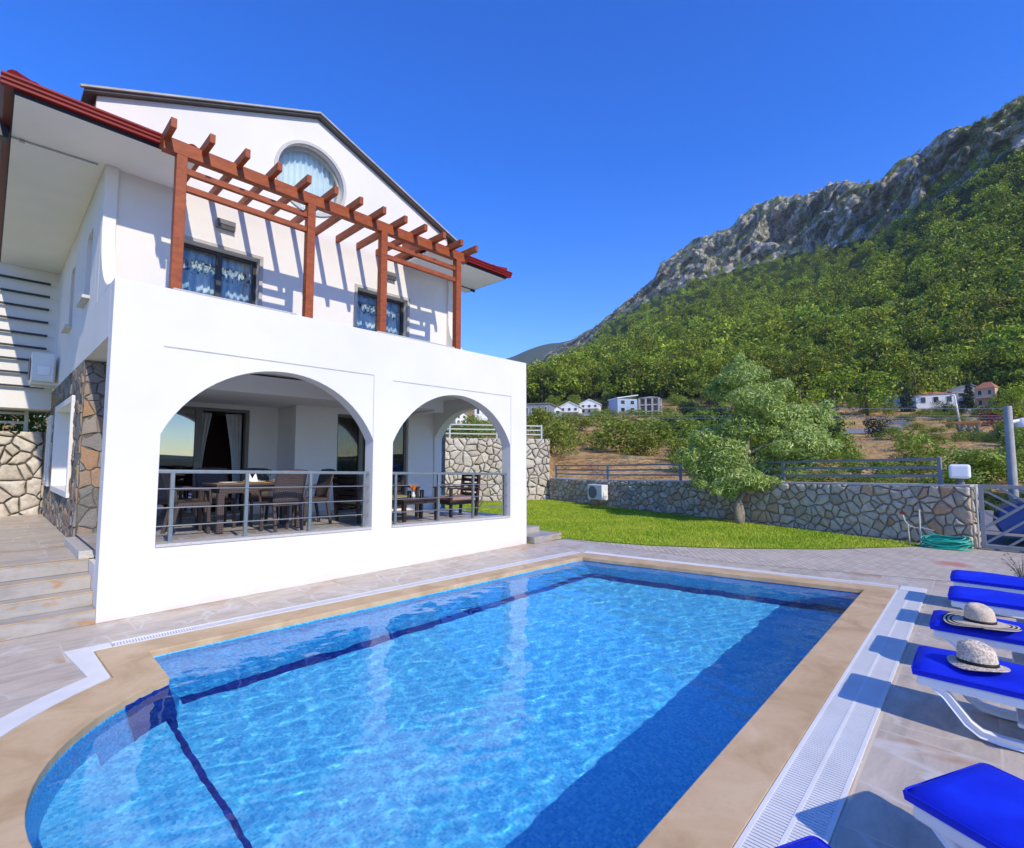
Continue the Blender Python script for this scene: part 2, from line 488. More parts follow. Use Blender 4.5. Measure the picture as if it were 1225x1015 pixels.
# lawn, soil, hills
m = M_('turf', (.10,.18,.02), .95, .1)
f = m.noise(m.pos(), .8, 5); g = m.noise(m.pos(), 30, 4)
c = m.ramp(f, [(.3,(.15,.26,.010)),(.55,(.24,.36,.014)),(.8,(.34,.41,.03))])
c = m.mix(m.ramp(g, [(.4,.6),(.6,0)]), c, (.05,.095,.010)); m.color(c).bump(g, .6, .02); MAT['turf'] = m.m
m = M_('grass_blade', (.12,.22,.02), .7, .25)
c = m.ramp(m.rnd(), [(0,(.15,.27,.010)),(.5,(.29,.44,.018)),(.85,(.42,.52,.04)),(1,(.52,.50,.12))])
c = m.mix(m.ramp(m.noise(m.pos(), .8, 4), [(.40,0),(.68,.8)]), c, (.50,.52,.06)); m.color(c); MAT['grass_blade'] = m.m
m = M_('hill_ground', (.2,.15,.08), .95, .1)
at = m.n('ShaderNodeAttribute', attribute_name='rock'); ar = at.outputs['Fac']
n1 = m.noise(m.pos(), .035, 8, .65); n2 = m.noise(m.pos(), .25, 7, .65); n3 = m.noise(m.pos(), 1.6, 5, .6)
soil = m.ramp(n2, [(.3,(.42,.21,.075)),(.5,(.56,.35,.14)),(.75,(.62,.50,.28))])
soil = m.mix(m.ramp(n3, [(.55,0),(.66,.75)]), soil, (.20,.20,.05))
green = m.ramp(n2, [(.3,(.022,.036,.008)),(.6,(.045,.070,.012)),(.8,(.10,.105,.03))])
nr_ = m.noise(m.mapv(m.pos(), (1,1,.5)), .15, 9, .74)
rock = m.ramp(nr_, [(.34,(.10,.095,.09)),(.46,(.34,.32,.29)),(.56,(.54,.51,.46)),(.75,(.66,.62,.56))])
rock = m.mix(m.ramp(n1, [(.58,0),(.68,.6)]), rock, (.33,.21,.14))
rock = m.mix(m.ramp(m.noise(m.pos(), .10, 8, .74), [(.49,0),(.54,.85)]), rock, (.085,.11,.030))
at2 = m.n('ShaderNodeAttribute', attribute_name='soil')
rmask = m.ramp(m.math('ADD', ar, m.math('MULTIPLY', m.math('SUBTRACT', m.noise(m.pos(), .06, 6, .65), .5), 1.2)), [(.42,0),(.52,1)])
c = m.mix(at2.outputs['Fac'], green, soil); c = m.mix(rmask, c, rock)
m.color(c).bump(m.math('ADD', m.math('MULTIPLY', n1, 6.0), m.math('ADD', m.math('MULTIPLY', n2, 2.0), m.math('MULTIPLY', n3, .3))), .9, 1.6); MAT['hill_ground'] = m.m
# foliage
def leaf_mat(key, stops, rough=.55, spec=.3, transl=.25):
    m = M_(key, stops[0][1], rough, spec)
    c = m.ramp(m.rnd(), stops)
    oi = m.t.nodes.new('ShaderNodeObjectInfo')
    hsv = m.n('ShaderNodeHueSaturation', Color=c); tn = m.n('ShaderNodeAttribute', attribute_name='tint')
    m.l(m.math('MULTIPLY', m.ramp(oi.outputs['Random'], [(0,.68),(1,1.0)]), m.math('ADD', 1.15, m.math('MULTIPLY', tn.outputs['Fac'], .5))), hsv.inputs['Value'])
    m.l(m.ramp(oi.outputs['Random'], [(0,.485),(1,.512)]), hsv.inputs['Hue'])
    big = m.noise(m.pos(), .055, 4, .6)
    hsv2 = m.n('ShaderNodeHueSaturation', Color=hsv.outputs[0]); m.l(m.ramp(big, [(.3,.55),(.7,1.45)]), hsv2.inputs['Value']); m.l(m.ramp(m.noise(m.pos(), .02, 3), [(.3,.487),(.7,.512)]), hsv2.inputs['Hue'])
    if key == 'leaf_pine': hsv = hsv2
    m.color(hsv.outputs[0])
    tl = m.n('ShaderNodeBsdfTranslucent'); m.l(hsv.outputs[0], tl.inputs['Color'])
    mx = m.n('ShaderNodeMixShader'); mx.inputs[0].default_value = transl
    m.l(m.b.outputs[0], mx.inputs[1]); m.l(tl.outputs[0], mx.inputs[2]); m.l(mx.outputs[0], m.t.nodes['Material Output'].inputs['Surface'])
    MAT[key] = m.m
leaf_mat('leaf_olive', [(0,(.15,.23,.045)),(.5,(.34,.45,.095)),(.85,(.54,.63,.20)),(1,(.68,.73,.36))])
leaf_mat('leaf_pine', [(0,(.070,.125,.010)),(.45,(.19,.275,.014)),(.8,(.35,.42,.022)),(1,(.50,.50,.05))])
leaf_mat('leaf_shrub', [(0,(.10,.155,.016)),(.5,(.21,.28,.028)),(.85,(.33,.38,.05)),(1,(.44,.43,.10))])
leaf_mat('leaf_bright', [(0,(.09,.17,.012)),(.5,(.17,.275,.02)),(.85,(.26,.35,.03)),(1,(.34,.38,.06))])
leaf_mat('leaf_dark', [(0,(.014,.032,.010)),(.5,(.028,.055,.016)),(1,(.05,.085,.026))])
leaf_mat('leaf_magenta', [(0,(.25,.02,.04)),(.6,(.42,.05,.09)),(.9,(.50,.10,.13)),(1,(.10,.14,.03))])
leaf_mat('leaf_blossom', [(0,(.10,.14,.03)),(.45,(.16,.20,.06)),(.6,(.55,.52,.45)),(1,(.65,.62,.55))])
# fabrics
m = M_('mattress_blue', (.005,.022,.62), .6, .3)
f = m.noise(m.obj(), 5, 4); m.color(m.ramp(f, [(.3,(.003,.014,.52)),(.7,(.006,.03,.68))])).bump(m.math('ADD', m.math('MULTIPLY', m.noise(m.obj(), 240, 2), .12), m.noise(m.mapv(m.obj(), (1.6,.9,1)), 5, 5, .6, .8)), .35, .018)
MAT['mattress_blue'] = m.m
m = M_('wicker', (.10,.075,.065), .55, .35)
v = m.obj()
ck = m.n('ShaderNodeTexChecker', Scale=52.0); m.l(m.mapv(v, (1,1,1), (0,R_(45),0)), ck.inputs['Vector'])
c = m.mix(ck.outputs['Fac'], (.045,.032,.029), (.105,.080,.074)); m.color(c).bump(ck.outputs['Fac'], .6, .004); MAT['wicker'] = m.m
m = M_('straw', (.58,.44,.29), .85, .2)
v = m.obj(); w1 = m.n('ShaderNodeTexWave', Scale=34.0, Distortion=2.0, Detail=2.0); w1.bands_direction = 'Z'; m.l(v, w1.inputs['Vector'])
nn = m.noise(v, 90, 3)
c = m.mix(m.ramp(nn, [(.35,0),(.7,1)]), (.55,.43,.29), (.78,.66,.50)); m.color(c).bump(m.math('ADD', w1.outputs['Fac'], nn), .6, .004); MAT['straw'] = m.m
m = M_('straw_open', (.58,.44,.29), .85, .2)
v = m.obj(); nn = m.noise(v, 70, 3, .6); 
c = m.mix(m.ramp(nn, [(.38,0),(.6,1)]), (.40,.30,.20), (.76,.66,.53)); m.color(c).bump(nn, .9, .006); MAT['straw_open'] = m.m
m = M_('striped_brim', (.6,.5,.4), .85, .2)
v = m.obj(); sp = m.n('ShaderNodeSeparateXYZ'); m.l(v, sp.inputs[0])
r = m.math('SQRT', m.math('ADD', m.math('MULTIPLY', sp.outputs['X'], sp.outputs['X']), m.math('MULTIPLY', sp.outputs['Y'], sp.outputs['Y'])))
st = m.math('MULTIPLY', m.math('GREATER_THAN', m.math('FRACT', m.math('MULTIPLY', r, 36.0)), .52), m.math('GREATER_THAN', r, .165))
nn = m.noise(v, 90, 3)
c = m.mix(m.ramp(nn, [(.35,0),(.7,1)]), (.52,.42,.30), (.70,.60,.47)); c = m.mix(st, c, (.018,.017,.02)); m.color(c).bump(nn, .5, .003); MAT['striped_brim'] = m.m
# ================================================================ POOL AND PAVING
def arc(c, r, a0, a1, n): return [(c[0]+r*math.cos(a0+(a1-a0)*i/n), c[1]+r*math.sin(a0+(a1-a0)*i/n)) for i in range(n+1)]
BAY = (1.853, 3.49)
t0 = math.atan2(1.46, -.713)
P_MAIN = [(1.14,1.23),(8.44,1.26),(7.645,5.43),(1.15,5.74),(1.14,4.95)]
P_BAY = arc(BAY, 1.626, t0, 2*math.pi - t0, 28)
POOL = P_MAIN[:4] + P_BAY                                  # counter-clockwise
ro = 1.626 + .37
tO = math.atan2(5.28-3.49, .82-BAY[0])
COP = [(.80,.92),(8.80,.95),(7.96,5.69),(.80,6.12)] + arc(BAY, ro+.07, tO, 2*math.pi-tO, 28)
# the far end of the grating, where it meets the paving border
POOLZ = -.79
FLOOR = [(1.26,1.46),(8.24,1.47),(7.54,5.20),(1.29,5.36)]

deck_outer = [(-7,-7),(13.72,-7),(13.72,.2),(15.1,5.3),(16.5,11),(17.4,14),(17.4,15.2),(-7,15.2)]
struct(B().sheet([deck_outer, [(p[0]*.985+.05,p[1]*.985+.05) for p in COP][::-1]], 0.0).build('pool_deck', MAT['deck_tile'], fix=False))
# brick paving beyond the far end of the pool
pav = [(9.08,7.0),(9.02,3.3),(9.90,.30),(10.6,-2.2),(11.9,-7),(13.66,-7),(13.66,.3),(13.62,.85),(13.05,1.22),(11.6,2.35),(10.4,3.75),(9.6,5.1),(9.25,6.2),(9.12,7.05)]
struct(B().sheet([pav], 0.004).build('brick_path', MAT['paver'], fix=False))
lawn = [(9.14,6.95),(9.27,6.2),(9.62,5.1),(10.42,3.75),(11.62,2.36),(13.07,1.24),(13.66,.87),(15.0,5.3),(16.4,11),(17.3,14),(16.0,14.9),(7.6,19.0),(7.6,9.6),(8.1,8.2),(8.1,7.05)]
struct(B().sheet([lawn], 0.010).build('lawn', MAT['turf'], fix=False))
# grass blades over the lawn
rng = np.random.default_rng(3)
def in_poly(pts, poly):
    x, y = pts[:,0], pts[:,1]; ins = np.zeros(len(pts), bool); n = len(poly)
    for i in range(n):
        x1, y1 = poly[i]; x2, y2 = poly[(i+1) % n]
        c = ((y1 > y) != (y2 > y)) & (x < (x2-x1)*(y-y1)/(y2-y1+1e-12)+x1); ins ^= c
    return ins
pts = np.stack([rng.uniform(8,17.5,260000), rng.uniform(.8,15,260000)], -1)
pts = pts[in_poly(pts, lawn)]
k = rng.random(len(pts)) < np.clip(9.0/np.hypot(pts[:,0], pts[:,1]), 0, 1)**1.2
pts = pts[k]
n = len(pts); an = rng.uniform(0, 6.283, n); h = rng.uniform(.02,.05,n); w = rng.uniform(.004,.008,n); le = rng.uniform(-.025,.025,(n,2))
V = np.zeros((n,3,3)); V[:,0,:2] = pts + np.stack([np.cos(an),np.sin(an)],-1)*w[:,None]; V[:,1,:2] = pts - np.stack([np.cos(an),np.sin(an)],-1)*w[:,None]
V[:,2,:2] = pts + le; V[:,0:2,2] = .008; V[:,2,2] = .01+h
g = link_mesh('lawn_grass', np_mesh('lawn_grass', V.reshape(-1,3), np.arange(n*3).reshape(-1,3), MAT['grass_blade']))
tag(g, 'short bright green grass growing on the lawn by the stone wall', 'grass', kind='stuff')

# pool basin
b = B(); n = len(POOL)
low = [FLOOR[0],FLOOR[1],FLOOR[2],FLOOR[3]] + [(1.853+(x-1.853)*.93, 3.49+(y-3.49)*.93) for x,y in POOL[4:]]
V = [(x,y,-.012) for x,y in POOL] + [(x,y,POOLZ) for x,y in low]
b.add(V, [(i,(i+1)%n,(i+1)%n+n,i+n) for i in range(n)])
o = struct(b.build('pool_wall', MAT['pool_wall_tile_shaded'], fix=False)); o.cycles.is_caustics_receiver = True
b = B(); b.sheet([low], POOLZ)
basin = struct(b.build('pool_floor', MAT['pool_tile'], fix=False))
basin.cycles.is_caustics_receiver = True
# dark blue tile bands: at the foot of the walls, the corner pier and the step edge
def band_strip(pts, w, z, closed=False):
    b = B(); pts = [Vector((p[0],p[1],0)) for p in pts]
    for i in range(len(pts)-1):
        a, c = pts[i], pts[i+1]; d = (c-a).normalized(); nn = Vector((-d.y, d.x, 0))*w
        b.add([(a.x,a.y,z),(c.x,c.y,z),(c.x+nn.x,c.y+nn.y,z),(a.x+nn.x,a.y+nn.y,z)], [(0,1,2,3)])
    return b
b = band_strip(FLOOR[1:3], .30, POOLZ+.004); q = band_strip(FLOOR[2:4], .17, POOLZ+.0046); b.add(q.v, q.f)
# vertical corner band at the notch
b.box(1.143,1.30,4.975,4.982,POOLZ+.01,-.03) if 0 else None
o = struct(b.build('pool_floor_line', MAT['pool_band'], fix=False)); o.cycles.is_caustics_receiver = True
# pier at the corner of the notch clad in dark tile
b = B()
ap = arc(BAY, 1.620, t0+.004, t0+.24, 5); V = []
for x, y in ap:
    for q, z in ((0,-.03),(1,POOLZ+.01)):
        f = 1-.074*q; V.append((1.853+(x-1.853)*f, 3.49+(y-3.49)*f, z))
b.add(V, [(2*i,2*i+2,2*i+3,2*i+1) for i in range(5)])
o = struct(b.build('pool_corner_band', MAT['pool_band'])); o.cycles.is_caustics_receiver = True
# waterline band of dark tile under the coping
# steps in the rounded bay
bayin = arc(BAY, 1.62, t0+.02, 2*math.pi-t0-.02, 28)
b = B()
b.prism([[(1.13,4.93)] + bayin + [(1.13,2.05)]], POOLZ+.002, -.60)
s2 = [p for p in bayin if p[0] < .62]
b.prism([[(.62,s2[0][1])] + s2 + [(.62,s2[-1][1])]], -.599, -.36)
o = struct(b.build('pool_steps', MAT['pool_tile'])); o.cycles.is_caustics_receiver = True
b = B(); b.box(1.10,1.138,2.08,4.92,-.64,-.596)
o = struct(b.build('pool_step_edge', MAT['pool_band'])); o.cycles.is_caustics_receiver = True

# water surface: waves are real geometry
NX, NY = 420, 236
gx = np.linspace(.16, 8.5, NX); gy = np.linspace(1.15, 5.8, NY)
X, Y = np.meshgrid(gx, gy); Z = np.zeros_like(X)
rw = random.Random(5)
for i in range(64):
    kk = 2.5 * 1.055**i * rw.uniform(.9,1.1); t = rw.uniform(0, 6.283)
    amp = (.0016 if kk < 9 else .0062 if kk < 40 else .0045) / kk * (1+.0*kk)
    ph = rw.uniform(0, 6.283)
    Z += amp*np.sin(kk*(X*math.cos(t)+Y*math.sin(t)) + ph + .9*np.sin(.7*X+.9*Y+ph))
V = np.stack([X, Y, Z-.055], -1).reshape(-1,3)
I = np.arange(NX*NY).reshape(NY,NX)
Fq = np.stack([I[:-1,:-1],I[:-1,1:],I[1:,1:],I[1:,:-1]],-1).reshape(-1,4)
cen = V[Fq].mean(1)[:,:2]
pc = np.array(POOL).mean(0)
grow = [(pc[0]+(x-pc[0])*1.012, pc[1]+(y-pc[1])*1.015) for x,y in POOL]
Fq = Fq[in_poly(cen, grow)]
water = link_mesh('pool_water', np_mesh('pool_water', V, Fq, MAT['water'], True))
struct(water); water.cycles.is_caustics_caster = True

# coping
cop_in = [(x,y) for x,y in POOL]
pcx = [(pc[0]+(x-pc[0])*.995, pc[1]+(y-pc[1])*.994) for x,y in POOL]
struct(B().prism([COP, pcx[::-1]], -.05, .014).build('pool_coping', MAT['travertine'], bevel=.006))
# overflow grating round the pool: white slats over a dark channel
gr = thing('overflow_grating', 'white slotted plastic overflow grating running round the pool coping', 'drain grating', (4.5,3.4,0))
def slats(name, p0, p1, w, rows, pitch=.024):
    p0 = Vector((*p0,0)); p1 = Vector((*p1,0)); L = (p1-p0).length; d = (p1-p0)/L; nn = Vector((-d.y,d.x,0))
    b = B(); ch = B()
    ch.add([p0+Vector((0,0,.003)),p1+Vector((0,0,.003)),p1+nn*w+Vector((0,0,.003)),p0+nn*w+Vector((0,0,.003))], [(0,1,2,3)])
    rail = .012
    for r in range(rows+1):
        o_ = nn*(w*r/rows)
        hw = rail*.8 if 0 < r < rows else rail*.9
        b.bar(p0+o_+Vector((0,0,.009)), p1+o_+Vector((0,0,.009)), hw*2, .013)
    m_ = int(L/pitch)
    for i in range(m_):
        a = p0 + d*((i+.5)*pitch)
        for r in range(rows):
            q0 = a + nn*(w*r/rows); q1 = a + nn*(w*(r+1)/rows)
            b.bar(q0+Vector((0,0,.009)), q1+Vector((0,0,.009)), pitch*.70, .010)
    b.build(name, MAT['white_enamel'], gr, fix=False)
    ch.build('channel', MAT['concrete'], gr, fix=False)
slats('slat_row', (7.95,5.705), (.94,6.13), -.15, 1)
slats('slat_row', (8.81,.93), (7.98,5.66), -.15, 1)
slats('slat_row', (.80,.905), (8.70,.935), -.29, 2)
B().box(8.72,9.02,.645,.925,.003,.0155).build('corner_cover', MAT['white_enamel'], gr)
b = B()
bo = arc(BAY, ro+.28, tO-.06, 2*math.pi-tO+.06, 28); bi = arc(BAY, ro+.078, tO-.01, 2*math.pi-tO+.01, 28)
b.prism([[(.60,6.30),(.93,6.285),(.935,6.135),(.79,6.14),(.805,5.30)] + bi[1:-1] + [(.80,1.70),(.79,.62),(.60,.62)] + bo[1:-1][::-1]], .002, .0135)
b.build('solid_cover', MAT['white_enamel'], gr)

# ================================================================ HOUSE
house = thing('villa', 'white two storey villa with arched porch, red eaves and a gable with a round window', 'house', (4.4,9.0,0))
W = MAT['plaster']
def sill(x): return .79 - .0265*x
def arch_loop(x0, x1, zs, top, n=28):
    hw = (x1-x0)/2; cx = (x0+x1)/2; rise = top-zs; r = (hw*hw+rise*rise)/(2*rise); cz = top-r
    a = math.acos(min(1, hw/r)); a0 = math.asin((zs-cz)/r)
    pts = [(cx+r*math.cos(t), cz+r*math.sin(t)) for t in [a0+(math.pi-2*a0)*i/n for i in range(n+1)]]
    return pts
def arch_hole(x0, x1, zs, top): return [(x0, sill(x0)), (x1, sill(x1))] + arch_loop(x0, x1, zs, top)
FY0, FY1 = 7.15, 7.40
A1 = arch_hole(1.44, 4.31, 2.10, 3.03); A2 = arch_hole(4.68, 7.53, 2.08, 3.00)
fw = B().prism([[(.93,0),(8.03,0),(8.03,3.89),(.93,3.89)], A1[::-1], A2[::-1]], FY0, FY1, 'y').build('porch_wall', W, house, bevel=.006)
# shadow grooves scored above the arches
b = B()
for x0, x1, z, zl in ((1.43,4.30,3.165,2.12),(4.66,7.54,3.115,2.10)):
    b.box(x0, x1, FY0-.004, FY0-.001, z-.007, z+.007); b.box(x1-.004, x1+.004, FY0-.0045, FY0-.001, zl, z-.008)
b.build('groove', MAT['concrete'], fw)
# right side of the porch with its own arch, in X = 7.53..8.03
sa = [(7.46, .56), (10.05, .56)] + arch_loop(7.46, 10.05, 2.32, 2.99)
def swap(l): return [(y, z) for y, z in l]
B().prism([[(7.402,0),(10.10,0),(10.10,3.89),(7.402,3.89)], swap(sa)[::-1]], 7.80, 8.03, 'x').build('porch_side_wall', W, house, bevel=.006)
# floor, ceiling, roof terrace of the porch
b = B()
b.add([(.945,7.402,sill(.945)-.02),(8.0,7.402,sill(8.0)-.02),(8.0,11.1,sill(8.0)-.02),(.945,11.1,sill(.945)-.02)], [(0,1,2,3)])
b.build('porch_floor', MAT['porch_tile'], house, fix=False)
B().box(1.19,7.79,7.402,11.05,3.24,3.36).build('porch_ceiling', W, house)
B().box(.93,.99,7.402,9.4,0.0,.60).build('porch_plinth', W, house)
B().box(.93,1.18,7.402,9.41,3.0 if False else 3.241,3.89).build('porch_beam', W, house)
b = B()
for x0, x1 in ((1.44,4.31),(4.68,7.53)):
    y0, y1 = FY0-.012, FY1+.02
    b.add([(x0+.002,y0,sill(x0)+.004),(x1-.002,y0,sill(x1)+.004),(x1-.002,y1,sill(x1)+.004),(x0+.002,y1,sill(x0)+.004),
           (x0+.002,y0,sill(x0)+.04),(x1-.002,y0,sill(x1)+.04),(x1-.002,y1,sill(x1)+.04),(x0+.002,y1,sill(x0)+.04)],
          [(0,3,2,1),(4,5,6,7),(0,1,5,4),(1,2,6,5),(2,3,7,6),(3,0,4,7)])
b.build('arch_sill', MAT['terrazzo_sill'], house, bevel=.004)
# parapet coping strips under the pergola rail
B().box(1.5,3.02,7.152,7.42,3.892,3.912).build('parapet_cap', MAT['terrazzo_sill'], house, bevel=.003)
B().box(4.35,6.0,7.152,7.42,3.892,3.912).build('parapet_cap', MAT['terrazzo_sill'], house, bevel=.003)

# porch back walls
YD, YR, XR = 11.0, 10.1, 4.31
b = B()
b.prism([[(1.2,0),(XR,0),(XR,3.24),(1.2,3.24)], [(1.35,.70),(1.35,2.81),(3.74,2.81),(3.74,.70)]], YD, YD+.2, 'y')
b.build('porch_back_wall', W, house)
b = B()
b.prism([[(XR,0),(8.02,0),(8.02,3.24),(XR,3.24)], [(5.21,.63),(5.21,2.78),(7.04,2.78),(7.04,.63)]], YR, YR+.2, 'y')
b.box(XR,XR+.2,YR+.2,YD,0,3.24)
b.build('porch_back_wall', W, house)
b = B(); b.box(XR-.01,5.20,YR-.012,YR-.001,.52,.72)
b.build('skirting', MAT['terrazzo_sill'], house)
# left side: ground floor walls behind the porch; stone cladding is built below
B().prism([[(9.42,0),(14.8,0),(14.8,2.84),(14.29,2.84),(14.29,3.238),(9.42,3.238)], [(10.35,1.25),(10.35,2.75),(12.90,2.75),(12.90,1.25)], [(13.80,1.30),(13.80,2.65),(14.55,2.65),(14.55,1.30)]], .945, 1.25, 'x').build('ground_floor_wall', MAT['mortar_dark'], house)
B().box(1.251,1.62,9.42,10.999,0,3.238).build('ground_floor_return', W, house)

# sliding doors
def frame_rect(b, x0, x1, z0, z1, y0, y1, t):
    b.box(x0,x1,y0,y1,z0,z0+t); b.box(x0,x1,y0,y1,z1-t,z1); b.box(x0,x0+t,y0,y1,z0+t,z1-t); b.box(x1-t,x1,y0,y1,z0+t,z1-t)
def curtain(x0, x1, z0, z1, y, mat, parent, amp=.03, folds=9, name='curtain', taper=0.0, seed=0):
    n = max(24, int((x1-x0)*90)); V = []; Fc = []; m_ = 12
    r = random.Random(seed); ph = [r.uniform(0,6) for _ in range(3)]
    for j in range(m_+1):
        v = j/m_
        for i in range(n+1):
            u = i/n
            k = 1.0 if not taper else (1-abs(taper)*math.sin(min(1,(1-v)*1.25)*math.pi/2))
            uu = u*k if taper >= 0 else 1-(1-u)*k
            V.append((x0+(x1-x0)*uu, y+amp*math.sin(folds*6.283*u+ph[0]+.5*math.sin(3*v+ph[1]))+amp*.4*math.sin(folds*13.1*u+ph[2]), z0+(z1-z0)*v))
    for j in range(m_):
        for i in range(n): Fc.append((j*(n+1)+i, j*(n+1)+i+1, (j+1)*(n+1)+i+1, (j+1)*(n+1)+i))
    return B().add(V, Fc).build(name, mat, parent, smooth=True)
def window(name, x0, x1, z0, z1, yw, depth=.12, leaves=2, fm='frame_dark', gm='glass', t=.05):
    b = B(); yf = yw+depth
    frame_rect(b, x0, x1, z0, z1, yf, yf+.06, t)
    for i in range(1, leaves):
        xm = x0+(x1-x0)*i/leaves; b.box(xm-t*.8, xm+t*.8, yf-.012, yf+.05, z0+t, z1-t)
    fr = b.build(name, MAT[fm], house, bevel=.004)
    p = B()
    for i in range(leaves):
        xa = x0+(x1-x0)*i/leaves+t*.9; xb = x0+(x1-x0)*(i+1)/leaves-t*.9
        p.add([(xa,yf+.03,z0+t),(xb,yf+.03,z0+t),(xb,yf+.03,z1-t),(xa,yf+.03,z1-t)], [(0,1,2,3)])
    p.build('pane', MAT[gm], fr)
    return fr
# left sliding door: fixed glass leaf on the left, open on the right
b = B(); frame_rect(b, 1.35, 3.74, .70, 2.81, YD+.03, YD+.16, .06); b.box(2.78,2.90,YD+.05,YD+.14,.76,2.75)
dr = b.build('sliding_door', MAT['frame'], house, bevel=.004)
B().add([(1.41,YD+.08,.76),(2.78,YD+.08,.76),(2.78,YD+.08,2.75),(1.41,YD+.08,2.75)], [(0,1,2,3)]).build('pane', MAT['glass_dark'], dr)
curtain(2.90,3.14,.72,2.73,YD+.32,MAT['curtain_white'],dr,.02,3,taper=.7,seed=1)
curtain(3.38,3.70,.72,2.73,YD+.32,MAT['curtain_white'],dr,.02,4,taper=-.55,seed=2)
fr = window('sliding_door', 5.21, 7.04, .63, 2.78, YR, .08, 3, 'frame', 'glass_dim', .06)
curtain(5.3,6.95,.66,2.72,YR+.42,MAT['curtain_green'],fr,.03,14,seed=3)
# a dim room behind the doors
b = B()
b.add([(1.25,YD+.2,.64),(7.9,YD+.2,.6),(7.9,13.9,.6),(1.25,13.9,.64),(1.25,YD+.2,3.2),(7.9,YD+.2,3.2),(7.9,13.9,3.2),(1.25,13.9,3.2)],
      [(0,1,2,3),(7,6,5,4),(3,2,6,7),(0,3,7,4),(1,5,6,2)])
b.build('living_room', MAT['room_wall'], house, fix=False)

# upper storey
UY, UX0, UX1 = 8.5, .930, 7.05
winL = (1.84,2.955,3.96,5.07); winR = (4.71,5.85,3.96,5.06)
RW = (3.78,6.80,.60)
circ = [(RW[0]+RW[2]*math.cos(2*math.pi*i/56), RW[1]+RW[2]*math.sin(2*math.pi*i/56)) for i in range(56)]
outer = [(UX0,3.892),(UX1,3.892),(UX1,6.0),(6.89,6.0),(6.89,6.72),(3.85,7.97),(.80,6.72),(.80,6.0),(UX0,6.0)]
def rect(w): return [(w[0],w[2]),(w[0],w[3]),(w[1],w[3]),(w[1],w[2])]
uw = B().prism([outer, rect(winL), rect(winR), circ[::-1]], UY, UY+.28, 'y').build('upper_wall', W, house, bevel=.005)
# side wall of the upper storey with two slit windows
sl1 = [(11.40,4.12),(11.40,5.2),(11.95,5.2),(11.95,4.12)]; sl2 = [(9.30,4.16),(9.30,5.2),(9.9,5.2),(9.9,4.16)]
B().prism([[(9.411,3.240),(14.3,3.240),(14.3,5.79),(8.781,5.79),(8.781,3.891),(9.411,3.891)], sl1, sl2], UX0, UX0+.25, 'x').build('upper_side_wall', W, house)
for y0, y1, z0, z1 in ((11.40,11.95,4.12,5.2),(9.30,9.9,4.16,5.2)):
    b = B(); b.box(UX0+.10,UX0+.16,y0,y1,z0,z0+.05); b.box(UX0+.10,UX0+.16,y0,y1,z1-.05,z1); b.box(UX0+.10,UX0+.16,y0,y0+.05,z0+.05,z1-.05); b.box(UX0+.10,UX0+.16,y1-.05,y1,z0+.05,z1-.05)
    f = b.build('slit_window', MAT['frame'], house)
    B().add([(UX0+.13,y0+.05,z0+.05),(UX0+.13,y1-.05,z0+.05),(UX0+.13,y1-.05,z1-.05),(UX0+.13,y0+.05,z1-.05)], [(0,1,2,3)]).build('pane', MAT['glass_dark'], f)
    B().box(UX0-.09,UX0+.10,y0-.05,y1+.05,z0-.05,z0-.002).build('sill', MAT['terrazzo_sill'], f, bevel=.004)
B().box(UX1-.25,UX1,8.781,14.3,2.85,5.79).build('upper_side_wall', W, house)
B().box(1.27,UX1-.02,UY+.28,14.2,2.90,3.2).build('upper_floor', W, house)
B().box(1.2,7.0,9.2,9.24,3.242,3.41).build('upper_floor', W, house) if 0 else None

# overhang face between ground floor and upper storey on the left
# windows of the upper storey
for nm, w, sd in (('bedroom_window', winL, 4), ('bedroom_window', winR, 5)):
    f = window(nm, w[0], w[1], w[2], w[3], UY, .13, 2)
    tb = B(); frame_rect(tb, w[0]-.05, w[1]+.05, w[2]-.05, w[3]+.06, UY-.022, UY+.03, .055); tb.build('surround', MAT['concrete'], f, bevel=.004)
    curtain(w[0]+.03, w[1]-.03, w[2]+.03, w[3]-.04, UY+.26, MAT['curtain_lace'], f, .022, 11, seed=sd)
    B().box(w[0]-.3,w[1]+.3,UY+.281,UY+1.4,w[2]-.2,w[3]+.2).build('dim_room', MAT['room_wall'], f) if 0 else None
# round window
b = B(); n = 56
def ring(b, r0, r1, y0, y1, c=RW):
    V = []; Fc = []
    for i in range(n):
        t = 2*math.pi*i/n
        for r, y in ((r0,y0),(r1,y0),(r1,y1),(r0,y1)): V.append((c[0]+r*math.cos(t), y, c[1]+r*math.sin(t)))
    for i in range(n):
        j = (i+1) % n
        for k in range(4): Fc.append((i*4+k, i*4+(k+1)%4, j*4+(k+1)%4, j*4+k))
    b.add(V, Fc)
ring(b, .60, .655, UY-.03, UY+.02)
rwf = b.build('round_window', MAT['terrazzo_sill'], house, smooth=True, auto=40)
b = B(); ring(b, .545, .598, UY+.10, UY+.16); b.build('frame', MAT['concrete'], rwf, smooth=True, auto=40)
B().add([(RW[0]+.547*math.cos(2*math.pi*i/n), UY+.13, RW[1]+.547*math.sin(2*math.pi*i/n)) for i in range(n)], [tuple(range(n))]).build('pane', MAT['glass'], rwf)
curtain(RW[0]-.62, RW[0]+.62, RW[1]-.62, RW[1]+.62, UY+.24, MAT['curtain'], rwf, .022, 12, seed=6)
# attic shell closes the rooms so they are dark
b = B()
b.add([(UX0+.25,14.3,2.86),(UX1-.25,14.3,2.86),(UX1-.25,14.3,6),(UX0+.25,14.3,6)], [(0,1,2,3)])
b.build('rear_wall', W, house)

